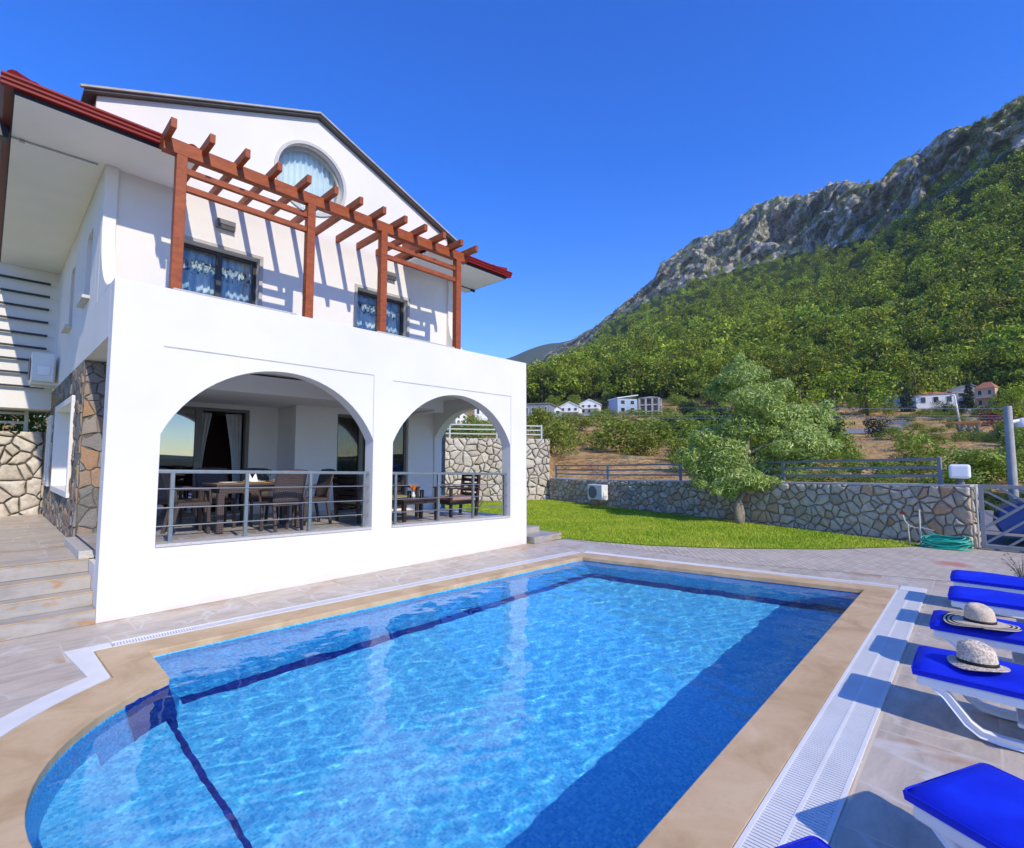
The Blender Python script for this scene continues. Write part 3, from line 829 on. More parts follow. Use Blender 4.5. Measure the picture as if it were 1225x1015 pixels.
# fins: the side walls of the terrace, swept down in a quarter curve
def fin(x0, x1, name='curved_fin'):
    pr = [(8.499,3.892),(8.499,5.785),(8.44,5.785)]
    n = 20
    for i in range(n+1):
        t = i/n*math.pi/2
        pr.append((8.44 - 1.02*(1-math.cos(t)), 4.90 - 1.0*math.sin(t)))
    # profile in (Y,Z)
    return B().prism([pr], x0, x1, 'x').build(name, W, house, bevel=.004)
fin(.932,1.075); fin(6.89,7.045)

# eaves: soffits, red gutters, dark fascia
SZ = 5.79; EX0, EX1, EY = .03, 7.75, 7.53
sL = B().prism([[(EX0,EY),(1.76,EY),(1.76,UY-.001),(UX0-.001,UY-.001),(UX0-.001,16.0),(EX0,16.0)]], SZ, SZ+.05).build('soffit', MAT['soffit'], house)
sR = B().prism([[(5.72,EY),(EX1,EY),(EX1,8.86),(UX1+.001,8.86),(UX1+.001,UY-.001),(5.72,UY-.001)]], SZ, SZ+.05).build('soffit', MAT['soffit'], house)
B().prism([[(EX0-.012,EY-.012),(1.77,EY-.012),(1.77,EY-.001),(EX0-.001,EY-.001),(EX0-.001,16),(EX0-.012,16)]], SZ, SZ+.12).build('fascia', MAT['fascia_dark'], house)
B().prism([[(5.71,EY-.012),(EX1+.012,EY-.012),(EX1+.012,8.86),(EX1+.001,8.86),(EX1+.001,EY-.001),(5.71,EY-.001)]], SZ, SZ+.12).build('fascia', MAT['fascia_dark'], house)
def gutter(b, p0, p1, outn):
    p0 = Vector(p0); p1 = Vector(p1); o = Vector(outn)
    prof = [(0,0),(.07,0),(.07,.03),(.09,.05),(.09,.075),(.11,.10),(.11,.125),(.095,.125),(.08,.10),(0,.10)]
    V = []
    for p in (p0, p1):
        for (a, z) in prof: V.append(p + o*a + Vector((0,0,z*.85)))
    m_ = len(prof)
    b.add(V, [(i,(i+1)%m_,(i+1)%m_+m_,i+m_) for i in range(m_)] + [tuple(range(m_-1,-1,-1)), tuple(range(m_,2*m_))])
for p_, q_, o_, mk_ in (((EX0-.115,EY-.013,SZ+.045),(1.79,EY-.013,SZ+.045),(0,-1,0),'red_paint'),((5.70,EY-.013,SZ+.045),(EX1+.115,EY-.013,SZ+.045),(0,-1,0),'red_paint'),((EX0-.013,EY-.013,SZ+.046),(EX0-.013,16,SZ+.046),(-1,0,0),'dark_red'),((EX1+.013,EY-.013,SZ+.046),(EX1+.013,8.88,SZ+.046),(1,0,0),'dark_red')):
    b = B(); gutter(b, p_, q_, o_); b.build('gutter', MAT[mk_], house)
B().box(EX0-.135,EX0-.02,8.42,8.56,SZ-.10,SZ+.17).build('gutter_outlet', MAT['black_paint'], house, bevel=.01)
b = B(); b.tube([(.03,8.56,SZ-.012),(.86,8.52,SZ-.012)], .011, 6); b.box(.10,.15,8.53,8.58,SZ-.03,SZ-.001); b.build('conduit', MAT['steel'], sL)
b = B(); b.tube([(7.06,8.55,SZ-.012),(7.70,8.55,SZ-.012)], .011, 6); b.tube([(7.66,8.55,SZ-.03),(7.76,8.55,SZ-.03)], .03, 8); b.build('conduit', MAT['black_paint'], sR)
# little skirt roofs over the eaves with ridge tiles
b = B()
zt = SZ+.14
def slope(b, pts): b.add(pts, [tuple(range(len(pts)))])
b.add([(EX0-.05,EY-.05,zt),(1.78,EY-.05,zt),(1.78,UY,zt+.36),(.80,UY,zt+.36)], [(0,1,2,3)])
b.add([(EX0-.05,EY-.05,zt),(.80,UY,zt+.36),(.80,16,zt+.36),(EX0-.05,16,zt)], [(0,1,2,3)])
b.add([(1.78,EY-.05,zt),(1.78,UY,zt),(1.78,UY,zt+.36)], [(0,1,2)])
rfL = b.build('skirt_roof', MAT['roof_tile'], house, fix=False)
b = B()
b.add([(5.70,EY-.05,zt),(EX1+.05,EY-.05,zt),(6.89,UY,zt+.36),(5.70,UY,zt+.36)], [(0,1,2,3)])
b.add([(EX1+.05,EY-.05,zt),(EX1+.05,9.2,zt),(6.89,9.2,zt+.36),(6.89,UY,zt+.36)], [(0,1,2,3)])
b.add([(5.70,EY-.05,zt),(5.70,UY,zt+.36),(5.70,UY,zt)], [(0,1,2)])
rf = b.build('skirt_roof', MAT['roof_tile'], house, fix=False)
b = B()
def ridge(b, p0, p1, r=.085, k=5):
    p0 = Vector(p0); p1 = Vector(p1)
    for i in range(k):
        a = p0.lerp(p1, i/k); c = p0.lerp(p1, (i+1.06)/k)
        b.tube([a, c], [r*1.0, r*.84], 12)
for p_, q_, r_, rp in (((EX0-.02,EY-.02,zt+.03),(.80,UY,zt+.39),.085,rfL),((1.72,EY+.02,zt+.03),(1.72,UY,zt+.39),.075,rfL),((EX1+.02,EY-.02,zt+.03),(6.89,UY,zt+.39),.085,rf),((5.76,EY+.02,zt+.03),(5.76,UY,zt+.39),.075,rf)):
    b = B(); ridge(b, p_, q_, r_); b.build('ridge_tile', MAT['red_paint'], rp, smooth=True, auto=40)
# gable roof
b = B()
gz = lambda x: 7.97 - abs(x-3.85)*(7.97-6.72)/3.045
for (xa, xb) in ((.66,3.85),(3.85,7.03)):
    za, zb = gz(xa)+.005, gz(xb)+.005
    V = [(xa,UY-.10,za),(xb,UY-.10,zb),(xb,14.5,zb),(xa,14.5,za)]
    V += [(x,y,z+.035) for x,y,z in V]
    b.add(V, [(0,3,2,1),(4,5,6,7),(0,1,5,4),(1,2,6,5),(2,3,7,6),(3,0,4,7)])
gr_ = b.build('gable_roof', MAT['roof_edge'], house)
b = B()
for (xa, xb) in ((.62,3.85),(3.85,7.07)):
    za, zb = gz(xa)+.042, gz(xb)+.042
    b.bar((xa,UY-.11,za+.015),(xb,UY-.11,zb+.015),.05,.025)
b.build('drip_edge', MAT['concrete'], gr_)
for xg in (.80,6.83): B().box(xg,xg+.06,UY+.28,14.3,5.85,6.70).build('gable_side_wall', W, house)
B().box(.96,7.04,UY+.281,14.29,5.80,5.90).build('upper_ceiling', W, house)
B().prism([[(.87,5.9),(6.82,5.9),(6.82,6.7),(3.85,7.9),(.87,6.7)]], 14.2, 14.28, 'y').build('rear_gable', W, house)

# projecting rear block on the left with its row of black bars
rb = B(); rb.box(-3.0,UX0-.001,14.301,15.9,2.845,5.788)
rear = rb.build('rear_block', W, house)
for z in (5.50,5.225,4.95,4.67,4.39,4.115,3.845,3.57,3.29):
    B().box(-3.0,.79,14.21,14.25,z-.020,z+.020).build('shade_bar', MAT['black_paint'], rear)
# framed openings in the stone wall on the left
for (y0, y1, z0, z1) in ((10.30,12.95,1.20,2.80),(13.75,14.6,1.25,2.7)):
    b = B(); t = .10
    x0, x1 = .895, 1.24
    b.box(x0,x1,y0,y1,z1-t,z1); b.box(x0,x1,y0,y1,z0,z0+t); b.box(x0,x1,y0,y0+t,z0+t,z1-t); b.box(x0,x1,y1-t,y1,z0+t,z1-t)
    f = b.build('window_surround', W, house, bevel=.006)
    B().box(1.20,1.22,y0+t,y1-t,z0+t,z1-t).build('pale_infill', MAT['white_plastic'], f)  # pale panel added in place of glass; its white stands for the sunlit jamb
# threshold slab at the side opening of the porch
B().box(.83,1.2,7.862,9.41,.613,.705).build('threshold', MAT['terrazzo_sill'], house, bevel=.005)

# ---------------------------------------------------------------- side steps and raised path
b = B()
ys = (7.141,7.395,7.60,7.854)
for i, y in enumerate(ys):
    z1 = .152*(i+1)
    y1 = ys[i+1]+.02 if i < 3 else 8.0
    b.box(-5.0,.927,y,y1,.153*i if i else .002,z1)
st = b.build('garden_steps', MAT['step_tile'], bevel=.004)
tag(st, 'four grey brown stone tile steps climbing beside the villa porch', 'steps')
struct(B().box(-5.0,.925,8.0,15.0,.0,.612).build('raised_path', MAT['deck_tile']))
struct(B().sheet([[(-5,8.6),(-.35,8.6),(-.18,9.5),(-.5,14.6),(-5,14.6)]], .618).build('side_lawn', MAT['turf'], fix=False))
# nosing strips on the steps
b = B()
for i, y in enumerate(ys): b.box(-5.0,.926,y-.006,y+.02,.152*(i+1)-.004,.152*(i+1)+.004)
b.build('nosing', MAT['travertine'], st)
# small stone step at the right corner of the porch
b = B(); b.box(8.12,9.05,7.0,7.75,.002,.14); b.box(8.12,8.75,7.4,8.9,.141,.28)
s_ = b.build('corner_step', MAT['step_tile'], bevel=.006); tag(s_, 'low grey stone step at the right hand corner of the porch beside the lawn', 'step')

# ---------------------------------------------------------------- pergola
pg = thing('pergola', 'red brown timber pergola with projecting rafters on the villa terrace', 'pergola', (3.9,7.3,3.9))
PM = MAT['pergola_wood']; PY = 7.30
for x in (1.545,3.24,4.51,6.17):
    B().box(x-.06,x+.06,PY-.06,PY+.06,3.913 if x in (1.545,4.51) else 3.892,5.672).build('post', PM, pg, bevel=.006)
B().box(1.34,6.38,PY-.055,PY+.055,5.673,5.845).build('beam', PM, pg, bevel=.006)
for i in range(13):
    x = 1.37 + .4165*i
    if i == 12: x = 6.33
    B().box(x-.032,x+.032,6.90,8.498,5.795,5.915).build('rafter', PM, pg, bevel=.005)
for xa, xb in ((1.605,3.18),(4.57,6.11)):
    for z in (5.50,5.275): B().box(xa,xb,PY-.03,PY+.03,z-.04,z+.04).build('rail', PM, pg, bevel=.004)
# wall lamps
for x, lab in ((2.42,'grey slotted wall lamp above the left bedroom window'),(5.40,'grey slotted wall lamp above the right bedroom window, behind a pergola post')):
    t = thing('wall_lamp', lab, 'wall lamp', (x,UY,5.42))
    B().box(x-.13,x+.13,UY-.09,UY-.002,5.45,5.53).build('housing', MAT['grey_plastic'], t, bevel=.008)
    b = B()
    for k in range(3): b.box(x-.12,x+.12,UY-.085,UY-.003,5.395+.018*k,5.403+.018*k)
    b.box(x-.128,x-.115,UY-.085,UY-.003,5.39,5.449); b.box(x+.115,x+.128,UY-.085,UY-.003,5.39,5.449)
    b.build('grille', MAT['grey_plastic'], t)
    B().box(x-.11,x+.11,UY-.06,UY-.004,5.405,5.448).build('diffuser', MAT['plate'], t)
# porch railings
def railing(xs, x0, x1, label):
    t = thing('railing', label, 'railing', ((x0+x1)/2,7.26,sill((x0+x1)/2)))
    y = 7.27
    for x in xs: B().box(x-.022,x+.022,y-.022,y+.022,sill(x)+.041,sill(x)+.885).build('post', MAT['steel'], t, bevel=.003)
    B().bar((x0,y,sill(x0)+.90),(x1,y,sill(x1)+.90),.045,.045).build('handrail', MAT['steel'], t, bevel=.006)
    for dz in (.69,.46,.24):
        B().tube([(x0,y-.028,sill(x0)+dz),(x1,y-.028,sill(x1)+dz)], .0085, 6).build('bar', MAT['steel'], t)
    # short return into the jamb
    b = B()
    for dz in (.69,.46,.24): b.tube([(x1-.07,y,sill(x1)+dz),(x1-.015,y+.09,sill(x1)+dz)], .0075, 6)
    b.build('bracket', MAT['steel'], t)
railing((1.61,2.465,3.345,4.23), 1.445, 4.305, 'steel four bar railing across the wide left arch of the porch')
railing((4.82,5.735,6.59,7.47), 4.685, 7.525, 'steel four bar railing across the right arch of the porch')
# air conditioner on the rear block
def ac_unit(label, loc, rz):
    t = thing('air_conditioner', label, 'air conditioner', loc, rz)
    b = B(); b.box(-.40,.40,-.16,.16,0,.56); b.build('casing', MAT['white_enamel'], t, bevel=.015, world=False)
    b = B(); b.lathe([(0,-.001),(.22,-.001),(.235,.012),(.20,.02),(.19,.012),(0,.012)], n=28)
    V = [(x-.10, -.162-z, y+.28) for x,y,z in b.v]; b.v = V
    b.build('fan_grille', MAT['grey_plastic'], t, world=False)
    b = B(); b.box(-.3,-.26,-.14,.30,-.05,-.002); b.box(.26,.30,-.14,.30,-.05,-.002); b.build('bracket', MAT['white_enamel'], t, world=False)
    b = B(); b.box(.402,.43,-.08,.1,.12,.3); b.build('valve_cover', MAT['white_plastic'], t, world=False, bevel=.006)
    return t
ac_unit('white air conditioner hanging on the rear wall among black bars left of the villa', (.70,13.55,3.30), R_(-90))
# ================================================================ STONE WALLS
def clip_half(poly, mx, my, nx, ny):
    out = []; n = len(poly)
    for i in range(n):
        p, q = poly[i], poly[(i+1) % n]
        dp = (p[0]-mx)*nx+(p[1]-my)*ny; dq = (q[0]-mx)*nx+(q[1]-my)*ny
        if dp <= 0: out.append(p)
        if dp*dq < 0:
            t = dp/(dp-dq); out.append((p[0]+(q[0]-p[0])*t, p[1]+(q[1]-p[1])*t))
    return out
def stones(b, P, width, height, su, sv, jit, gap, depth, seed, rnd=1, skip=None, bulge=.5, rt=.22):
    """irregular stones over a width x height panel; P(u,v,w) maps to space, w is outwards"""
    r = random.Random(seed); sites = []
    nv = max(1, round(height/sv)); nu = max(1, round(width/su))
    for j in range(-1, nv+1):
        for i in range(-1, nu+2):
            sites.append(((i+.5+(.5 if j % 2 else 0)+r.uniform(-jit,jit))*width/nu, (j+.5+r.uniform(-jit,jit))*height/nv))
    full = sites; sites = []
    for (x, y) in full:
        q = r.random()
        if q < .16: continue
        sites.append((x, y))
        if q > .72: sites.append((x+r.choice((-1,1))*su*r.uniform(.3,.5), y+r.uniform(-.5,.5)*sv))
    R2 = (3.4*max(su,sv))**2
    for a, (x, y) in enumerate(sites):
        poly = [(0,0),(width,0),(width,height),(0,height)]
        for c, (x2, y2) in enumerate(sites):
            if c == a: continue
            dx, dy = x2-x, y2-y
            if dx*dx+dy*dy > R2: continue
            poly = clip_half(poly, (x+x2)/2, (y+y2)/2, dx, dy)
            if len(poly) < 3: break
        if len(poly) < 3: continue
        A = sum(poly[i][0]*poly[(i+1)%len(poly)][1]-poly[(i+1)%len(poly)][0]*poly[i][1] for i in range(len(poly)))/2
        if abs(A) < .05*su*sv: continue
        rad0 = math.sqrt(abs(A)/math.pi); q = []
        for i in range(len(poly)):
            p0, p1 = poly[i], poly[(i+1) % len(poly)]; q.append(p0); e_ = math.hypot(p1[0]-p0[0], p1[1]-p0[1])
            if e_ > .55*rad0:
                t_ = r.uniform(.35,.65); j_ = r.uniform(-.16,.02)*rad0
                q.append((p0[0]+(p1[0]-p0[0])*t_ - (p1[1]-p0[1])/e_*-j_, p0[1]+(p1[1]-p0[1])*t_ + (p1[0]-p0[0])/e_*-j_))
        poly = q
        cx = sum(p[0] for p in poly)/len(poly); cy = sum(p[1] for p in poly)/len(poly)
        if skip and skip(cx, cy): continue
        for _ in range(rnd):
            q = []
            for i in range(len(poly)):
                p0, p1 = poly[i], poly[(i+1) % len(poly)]
                L = math.hypot(p1[0]-p0[0], p1[1]-p0[1])
                if L < 1e-4: continue
                t = rt
                q.append((p0[0]+(p1[0]-p0[0])*t, p0[1]+(p1[1]-p0[1])*t)); q.append((p0[0]+(p1[0]-p0[0])*(1-t), p0[1]+(p1[1]-p0[1])*(1-t)))
            poly = q
        rad = math.sqrt(abs(A)/math.pi)
        def ins(d): return [(cx+(p[0]-cx)*max(.1,1-d/rad), cy+(p[1]-cy)*max(.1,1-d/rad)) for p in poly]
        g = gap*r.uniform(.5,1.5); dd = depth*r.uniform(.65,1.25); tx, ty = r.uniform(-.12,.12), r.uniform(-.12,.12)
        rings = [(ins(g), 0.0), (ins(g*1.05), dd*.55), (ins(g+rad*.10), dd*.85), (ins(g+rad*.34), dd*1.0)]
        V = []; m = len(poly)
        for rg, w in rings:
            for p in rg:
                ww = w + (((p[0]-cx)*tx+(p[1]-cy)*ty) if w > 0 else 0) + (r.uniform(-.006,.006) if w > 0 else 0)
                V.append(P(p[0], p[1], ww))
        V.append(P(cx, cy, dd*(1+.12*bulge)))
        Fc = []
        for k in range(3):
            for i in range(m): Fc.append((k*m+i, k*m+(i+1)%m, (k+1)*m+(i+1)%m, (k+1)*m+i))
        for i in range(m): Fc.append((3*m+i, 3*m+(i+1)%m, 4*m))
        b.add(V, Fc)

def path_map(path, zfun=None):
    """u along a polyline in plan -> point and outward (left-hand) normal"""
    seg = []; s = 0
    for i in range(len(path)-1):
        a, c = Vector((*path[i],0)), Vector((*path[i+1],0)); L = (c-a).length; d = (c-a)/L
        seg.append((s, L, a, d)); s += L
    def at(u):
        for (s0, L, a, d) in seg:
            if u <= s0+L or (s0,L,a,d) == seg[-1]:
                return a + d*(u-s0), Vector((-d.y, d.x, 0))
    return at, s

# low grey rubble wall along the garden
LW = [(13.74,.20),(15.12,5.3),(16.52,11.0),(17.42,14.1)]
at, L = path_map(LW)
def ztop(u): return 1.26 - .31*min(1, u/L*1.15)
lw = thing('stone_wall', 'long low grey rubble stone wall bordering the lawn, with a rail fence on top', 'stone wall', (15.2,5.3,0))
b = B(); n = 40
Vv = []
for i in range(n+1):
    u = L*i/n; p, nn = at(u); q = p - nn*.42
    zt_ = ztop(u)-.02
    Vv += [(p.x,p.y,-.3),(q.x,q.y,-.8),(q.x,q.y,zt_),(p.x,p.y,zt_)]
Fq_ = []
for i in range(n):
    for k in range(4): Fq_.append((i*4+k, i*4+(k+1)%4, i*4+4+(k+1)%4, i*4+4+k))
Fq_ += [(0,1,2,3), (n*4+3,n*4+2,n*4+1,n*4)]
b.add(Vv, Fq_); b.build('mortar_core', MAT['mortar'], lw)
b = B()
def Pm(u, v, w):
    p, nn = at(u); p = p + nn*w; return (p.x, p.y, v*ztop(u)/1.26)
stones(b, Pm, L, 1.25, .27, .22, .48, .012, .055, 11, rt=.16)
d0 = (Vector((*LW[1],0))-Vector((*LW[0],0))).normalized(); n0 = Vector((-d0.y,d0.x,0))
def Pe(u, v, w):
    p = Vector((*LW[0],0)) - n0*(.42-u) - d0*w; return (p.x, p.y, v)
stones(b, Pe, .42, 1.24, .22, .26, .3, .010, .03, 12)
b.build('stone_face', MAT['stone_grey'], lw, smooth=True, auto=55)
b = B(); V = []
for i in range(n+1):
    u = L*i/n; p, nn = at(u); a = p+nn*.03; c = p-nn*.44
    V += [(a.x,a.y,ztop(u)-.019),(c.x,c.y,ztop(u)-.019),(c.x,c.y,ztop(u)+.02),(a.x,a.y,ztop(u)+.02)]
b.add(V, Fq_); b.build('cap', MAT['terrazzo_sill'], lw)
# rail fence on that wall
def rail_fence(name, label, at, u0, u1, ztf, sp, h, inset, mat, thick=.035, n=3):
    t = thing(name, label, 'fence', (*[round(c,3) for c in at(u0)[0]][:2], ztf(u0)))
    k = max(1, round((u1-u0)/sp)); prev = None
    for i in range(k+1):
        u = u0+(u1-u0)*i/k; p, nn = at(u); p = p-nn*inset; z = ztf(u)
        b = B(); b.bar((p.x,p.y,z),(p.x,p.y,z+h), .07, .07, (nn.x,nn.y,0)); b.build('post', MAT[mat], t, bevel=.005)
    for j in range(n):
        b = B()
        for i in range(k):
            ua, ub = u0+(u1-u0)*i/k, u0+(u1-u0)*(i+1)/k
            pa, na = at(ua); pb, nb = at(ub); pa = pa-na*inset; pb = pb-nb*inset
            zz = h*(.93 - j*.30)
            b.bar((pa.x,pa.y,ztf(ua)+zz),(pb.x,pb.y,ztf(ub)+zz), thick, .055)
        b.build('rail', MAT[mat], t)
    return t
rail_fence('rail_fence', 'grey three rail metal fence standing on the low grey stone wall', at, .55, L-.2, ztop, 3.4, .60, .2, 'grey_paint')
# white cube lamp on the wall end
p, nn = at(.22); p = p-nn*.2
t = thing('wall_top_lamp', 'white rounded cube lamp on the right end of the grey stone wall', 'garden lamp', (p.x,p.y,1.28))
B().box(p.x-.17,p.x+.17,p.y-.17,p.y+.17,1.40,1.69).build('globe', MAT['white_plastic'], t, bevel=.05, seg=4)
B().lathe([(.07,0),(.07,.05),(.05,.06),(.05,.12),(.0,.12)], (p.x,p.y,1.281), 16).build('stem', MAT['grey_plastic'], t)
ac_unit('white air conditioner hung low on the grey stone wall behind the lawn', (16.15,10.75,.27), R_(-104))

# pale retaining walls behind the house
def retaining(label, path, z0, z1, su, seed, fence_label):
    at, L = path_map(path)
    t = thing('retaining_wall', label, 'stone wall', (path[0][0], path[0][1], z0))
    b = B(); V = []
    n = 12
    for i in range(n+1):
        p, nn = at(L*i/n); q = p-nn*.5
        V += [(p.x,p.y,z0-.3),(q.x,q.y,z0-.3),(q.x,q.y,z1-.03),(p.x,p.y,z1-.03)]
    Fc = []
    for i in range(n):
        for k in range(4): Fc.append((i*4+k, i*4+(k+1)%4, i*4+4+(k+1)%4, i*4+4+k))
    Fc += [(0,1,2,3), (n*4+3,n*4+2,n*4+1,n*4)]
    b.add(V, Fc).build('mortar_core', MAT['mortar_dark'], t)
    b = B()
    def P(u, v, w):
        p, nn = at(u); p = p+nn*w; return (p.x, p.y, z0+v)
    stones(b, P, L, z1-z0, su, su*.78, .48, .012, .075, seed, rt=.10)
    a0, nn0 = at(0.0); dd0 = Vector((nn0.y, -nn0.x, 0))
    def Pq(u, v, w):
        p = a0 - nn0*(.5-u) - dd0*w; return (p.x, p.y, z0+v)
    stones(b, Pq, .5, z1-z0, .3, .35, .3, .02, .04, seed+1)
    b.build('stone_face', MAT['stone_pale'], t, smooth=True, auto=55)
    rail_fence('wall_rail', fence_label, at, .3, L-.1, lambda u: z1-.03, 2.2, .66, .2, 'pale_rail', .03)
retaining('tall pale rubble retaining wall behind the villa, seen through the right arch', [(17.55,14.25),(.9,24.0)], -.05, 2.72, .40, 21, 'pale three rail fence on top of the tall pale wall seen through the right arch')
retaining('pale rubble retaining wall at the end of the raised path left of the villa', [(.88,14.95),(-6,14.95)], .55, 2.40, .42, 31, 'pale three rail fence on the pale wall at the end of the raised path') if 0 else None
retaining('pale rubble retaining wall at the end of the raised path left of the villa', [(.89,14.93),(-6.0,14.97)], .55, 2.40, .36, 31, 'pale three rail fence on the pale wall at the end of the raised path')

# slate cladding on the left of the villa
b = B()
def Ps(u, v, w): return (.946-w, 14.8-u, .60+v)
def sk(u, v):
    y = 14.8-u; z = .60+v
    return y > 14.25 and z > 2.75 or (10.25 < y < 13.0 and 1.15 < z < 2.84) or (13.7 < y < 14.65 and 1.2 < z < 2.74)
stones(b, Ps, 5.37, 2.635, .27, .19, .26, .006, .022, 41, skip=sk, rnd=0)
def Pf(u, v, w): return (.946+u, 9.419-w, .60+v)
stones(b, Pf, .30, 2.635, .16, .26, .22, .005, .012, 42, rnd=0)
b.build('stone_cladding', MAT['stone_slate'], house, smooth=True, auto=45)
b = B()
def Pr(u, v, w): return (8.20+w, 10.12+u, v)
stones(b, Pr, 4.0, 2.95, .30, .22, .26, .006, .025, 43, rnd=0)
def Pr2(u, v, w): return (8.035+u, 10.12-w, v)
stones(b, Pr2, .165, 2.95, .15, .25, .2, .005, .012, 44, rnd=0)
b.build('stone_cladding', MAT['stone_slate'], house, smooth=True, auto=45)
B().box(8.035,8.2,10.121,14.2,0,2.95).build('ground_floor_wall', MAT['mortar_dark'], house)

# ================================================================ GATE, CAR, HOSE
gt = thing('metal_gate', 'grey metal gate with slanting bars beside the end of the stone wall', 'gate', (13.85,.1,0))
GX, GY0, GY1, GZ0, GZ1 = 13.86, -3.2, .06, .06, 1.25
b = B(); t_ = .075
b.bar((GX,GY1,GZ0),(GX,GY1,GZ1),t_,t_,(1,0,0)); b.bar((GX,GY0,GZ0),(GX,GY0,GZ1),t_,t_,(1,0,0))
b.bar((GX,GY0-.0375,GZ0),(GX,GY1+.0375,GZ0),t_*.95,t_); b.bar((GX,GY0-.0375,GZ1),(GX,GY1+.0375,GZ1),t_*.95,t_)
b.build('frame', MAT['grey_paint'], gt, bevel=.006)
def seg_clip(p, q):
    # clip a line in (y,z) to the inside of the frame
    y0, y1, z0, z1 = GY0, GY1, GZ0, GZ1
    d = (q[0]-p[0], q[1]-p[1]); ta, tb = -99, 99
    for k, lo, hi in ((0,y0,y1),(1,z0,z1)):
        if abs(d[k]) < 1e-9: continue
        a, c = (lo-p[k])/d[k], (hi-p[k])/d[k]
        ta, tb = max(ta, min(a,c)), min(tb, max(a,c))
    return (p[0]+d[0]*ta, p[1]+d[1]*ta), (p[0]+d[0]*tb, p[1]+d[1]*tb)
# main diagonal climbs away from the hinge, bars slope the other way above it and parallel below it
a_, c_ = (GY1, .42), (GY1-.95, GZ1)
B().bar((GX,GY1,.40),(GX,GY1-1.02,GZ1), .05, .07, (1,0,0)).build('brace', MAT['grey_paint'], gt)
dgl = Vector((0,-1.02,.85)).normalized()
for k in range(4):
    y = GY1-.02-.24*k
    # from the top rail down to the brace
    p0 = Vector((GX, GY1-.04, GZ1-.07-.22*k)); dd = Vector((0,-.62,-.42))
    if p0.z < .55: break
    # intersection with brace line
    A = Vector((GX,GY1,.40)); n_ = Vector((0,dgl.z,-dgl.y)); s_ = (A-p0).dot(n_)/dd.dot(n_)
    if s_ > 0: B().bar(p0, p0+dd*s_, .04, .045, (1,0,0)).build('slat', MAT['grey_paint'], gt)
for k in range(1,4):
    p0 = Vector((GX, GY1-.26*k-.02, GZ1-.04)); dd = Vector((0,-.62,-.42)); s_ = (A-p0).dot(n_)/dd.dot(n_)
    if s_ > 0: B().bar(p0, p0+dd*s_, .04, .045, (1,0,0)).build('slat', MAT['grey_paint'], gt)
for k in range(1,12):
    p_, q_ = seg_clip((GY1, .40-.30*k), (GY1-1.02, 1.25-.30*k))
    if p_[0] < GY0 or (p_[0]-q_[0]) < .1: continue
    B().bar((GX,p_[0],p_[1]),(GX,q_[0],q_[1]), .04, .05, (1,0,0)).build('slat', MAT['grey_paint'], gt)
B().tube([(GX-.08,.13,.03),(GX-.08,.13,1.28)], .016, 8).build('hinge_post', MAT['pale_rail'], gt)
struct(B().sheet([[(13.74,.15),(13.74,-9),(26,-9),(26,.5),(18,1.2)]], -.006).build('driveway', MAT['asphalt'], fix=False))

# parked car behind the gate
car = thing('parked_car', 'dark blue car parked behind the slatted metal gate', 'car', (15.6,-2.2,0))
def carprof(sc_=1.0):
    # side profile in (along, z), nose at +
    return [(-2.05,.32),(-2.10,.62),(-2.02,.93),(-1.72,1.02),(-1.45,1.36),(-.9,1.50),(.15,1.49),(.95,1.05),(1.75,.90),(2.05,.72),(2.10,.42),(2.0,.26),(-1.95,.24)]
prof = carprof()
b = B(); W2 = .86
layers = [(-W2,.90),(-W2*.97,.97),(-W2*.75,1.0),(0,1.015),(W2*.75,1.0),(W2*.97,.97),(W2,.90)]
V = []
for w, s_ in layers:
    for (a, z) in prof:
        zz = z if z < .6 else .6+(z-.6)*(1 - (.0 if abs(w) < .7*W2 else .06))
        tuck = 1.0 if z < 1.0 else (1-.22*min(1,(z-1.0)/.5))
        V.append((15.6+w*tuck, -2.2+a*(.98 if abs(w) > .9*W2 else 1), zz))
m_ = len(prof); Fc = []
for i in range(len(layers)-1):
    for k in range(m_): Fc.append((i*m_+k, i*m_+(k+1)%m_, (i+1)*m_+(k+1)%m_, (i+1)*m_+k))
Fc += [tuple(range(m_-1,-1,-1)), tuple((len(layers)-1)*m_+k for k in range(m_))]
b.add(V, Fc); b.build('body', MAT['car_blue'], car, smooth=True, auto=35, bevel=.02)
for s_ in (-1, 1):
    xs_ = 15.6+s_*W2*.875
    b = B(); b.prism([[(-2.2-1.45,1.05),(-2.2-1.2,1.36),(-2.2-.5,1.42),(-2.2-.5,1.04)],], xs_-.02, xs_+.02, 'x'); b.prism([[(-2.2-.42,1.04),(-2.2-.42,1.42),(-2.2+.12,1.41),(-2.2+.66,1.04)]], xs_-.021, xs_+.021, 'x'); b.build('side_window', MAT['window_dark'], car)
b = B(); b.add([(15.0,-2.2+.93,1.085),(16.2,-2.2+.93,1.085),(16.08,-2.2+.24,1.47),(15.12,-2.2+.24,1.47)], [(0,1,2,3)]); b.build('windscreen', MAT['window_dark'], car)
for s_ in (-1, 1):
    for a in (-1.3, 1.3):
        c = (15.6+s_*.78, -2.2+a, .31)
        b = B(); b.tube([(c[0]-.10,c[1],c[2]),(c[0]+.10,c[1],c[2])], .31, 24); w_ = b.build('wheel', MAT['tyre'], car, bevel=.02)
        b = B(); b.tube([(c[0]+s_*.09,c[1],c[2]),(c[0]+s_*.112,c[1],c[2])], .19, 18); b.build('rim', MAT['steel'], w_)

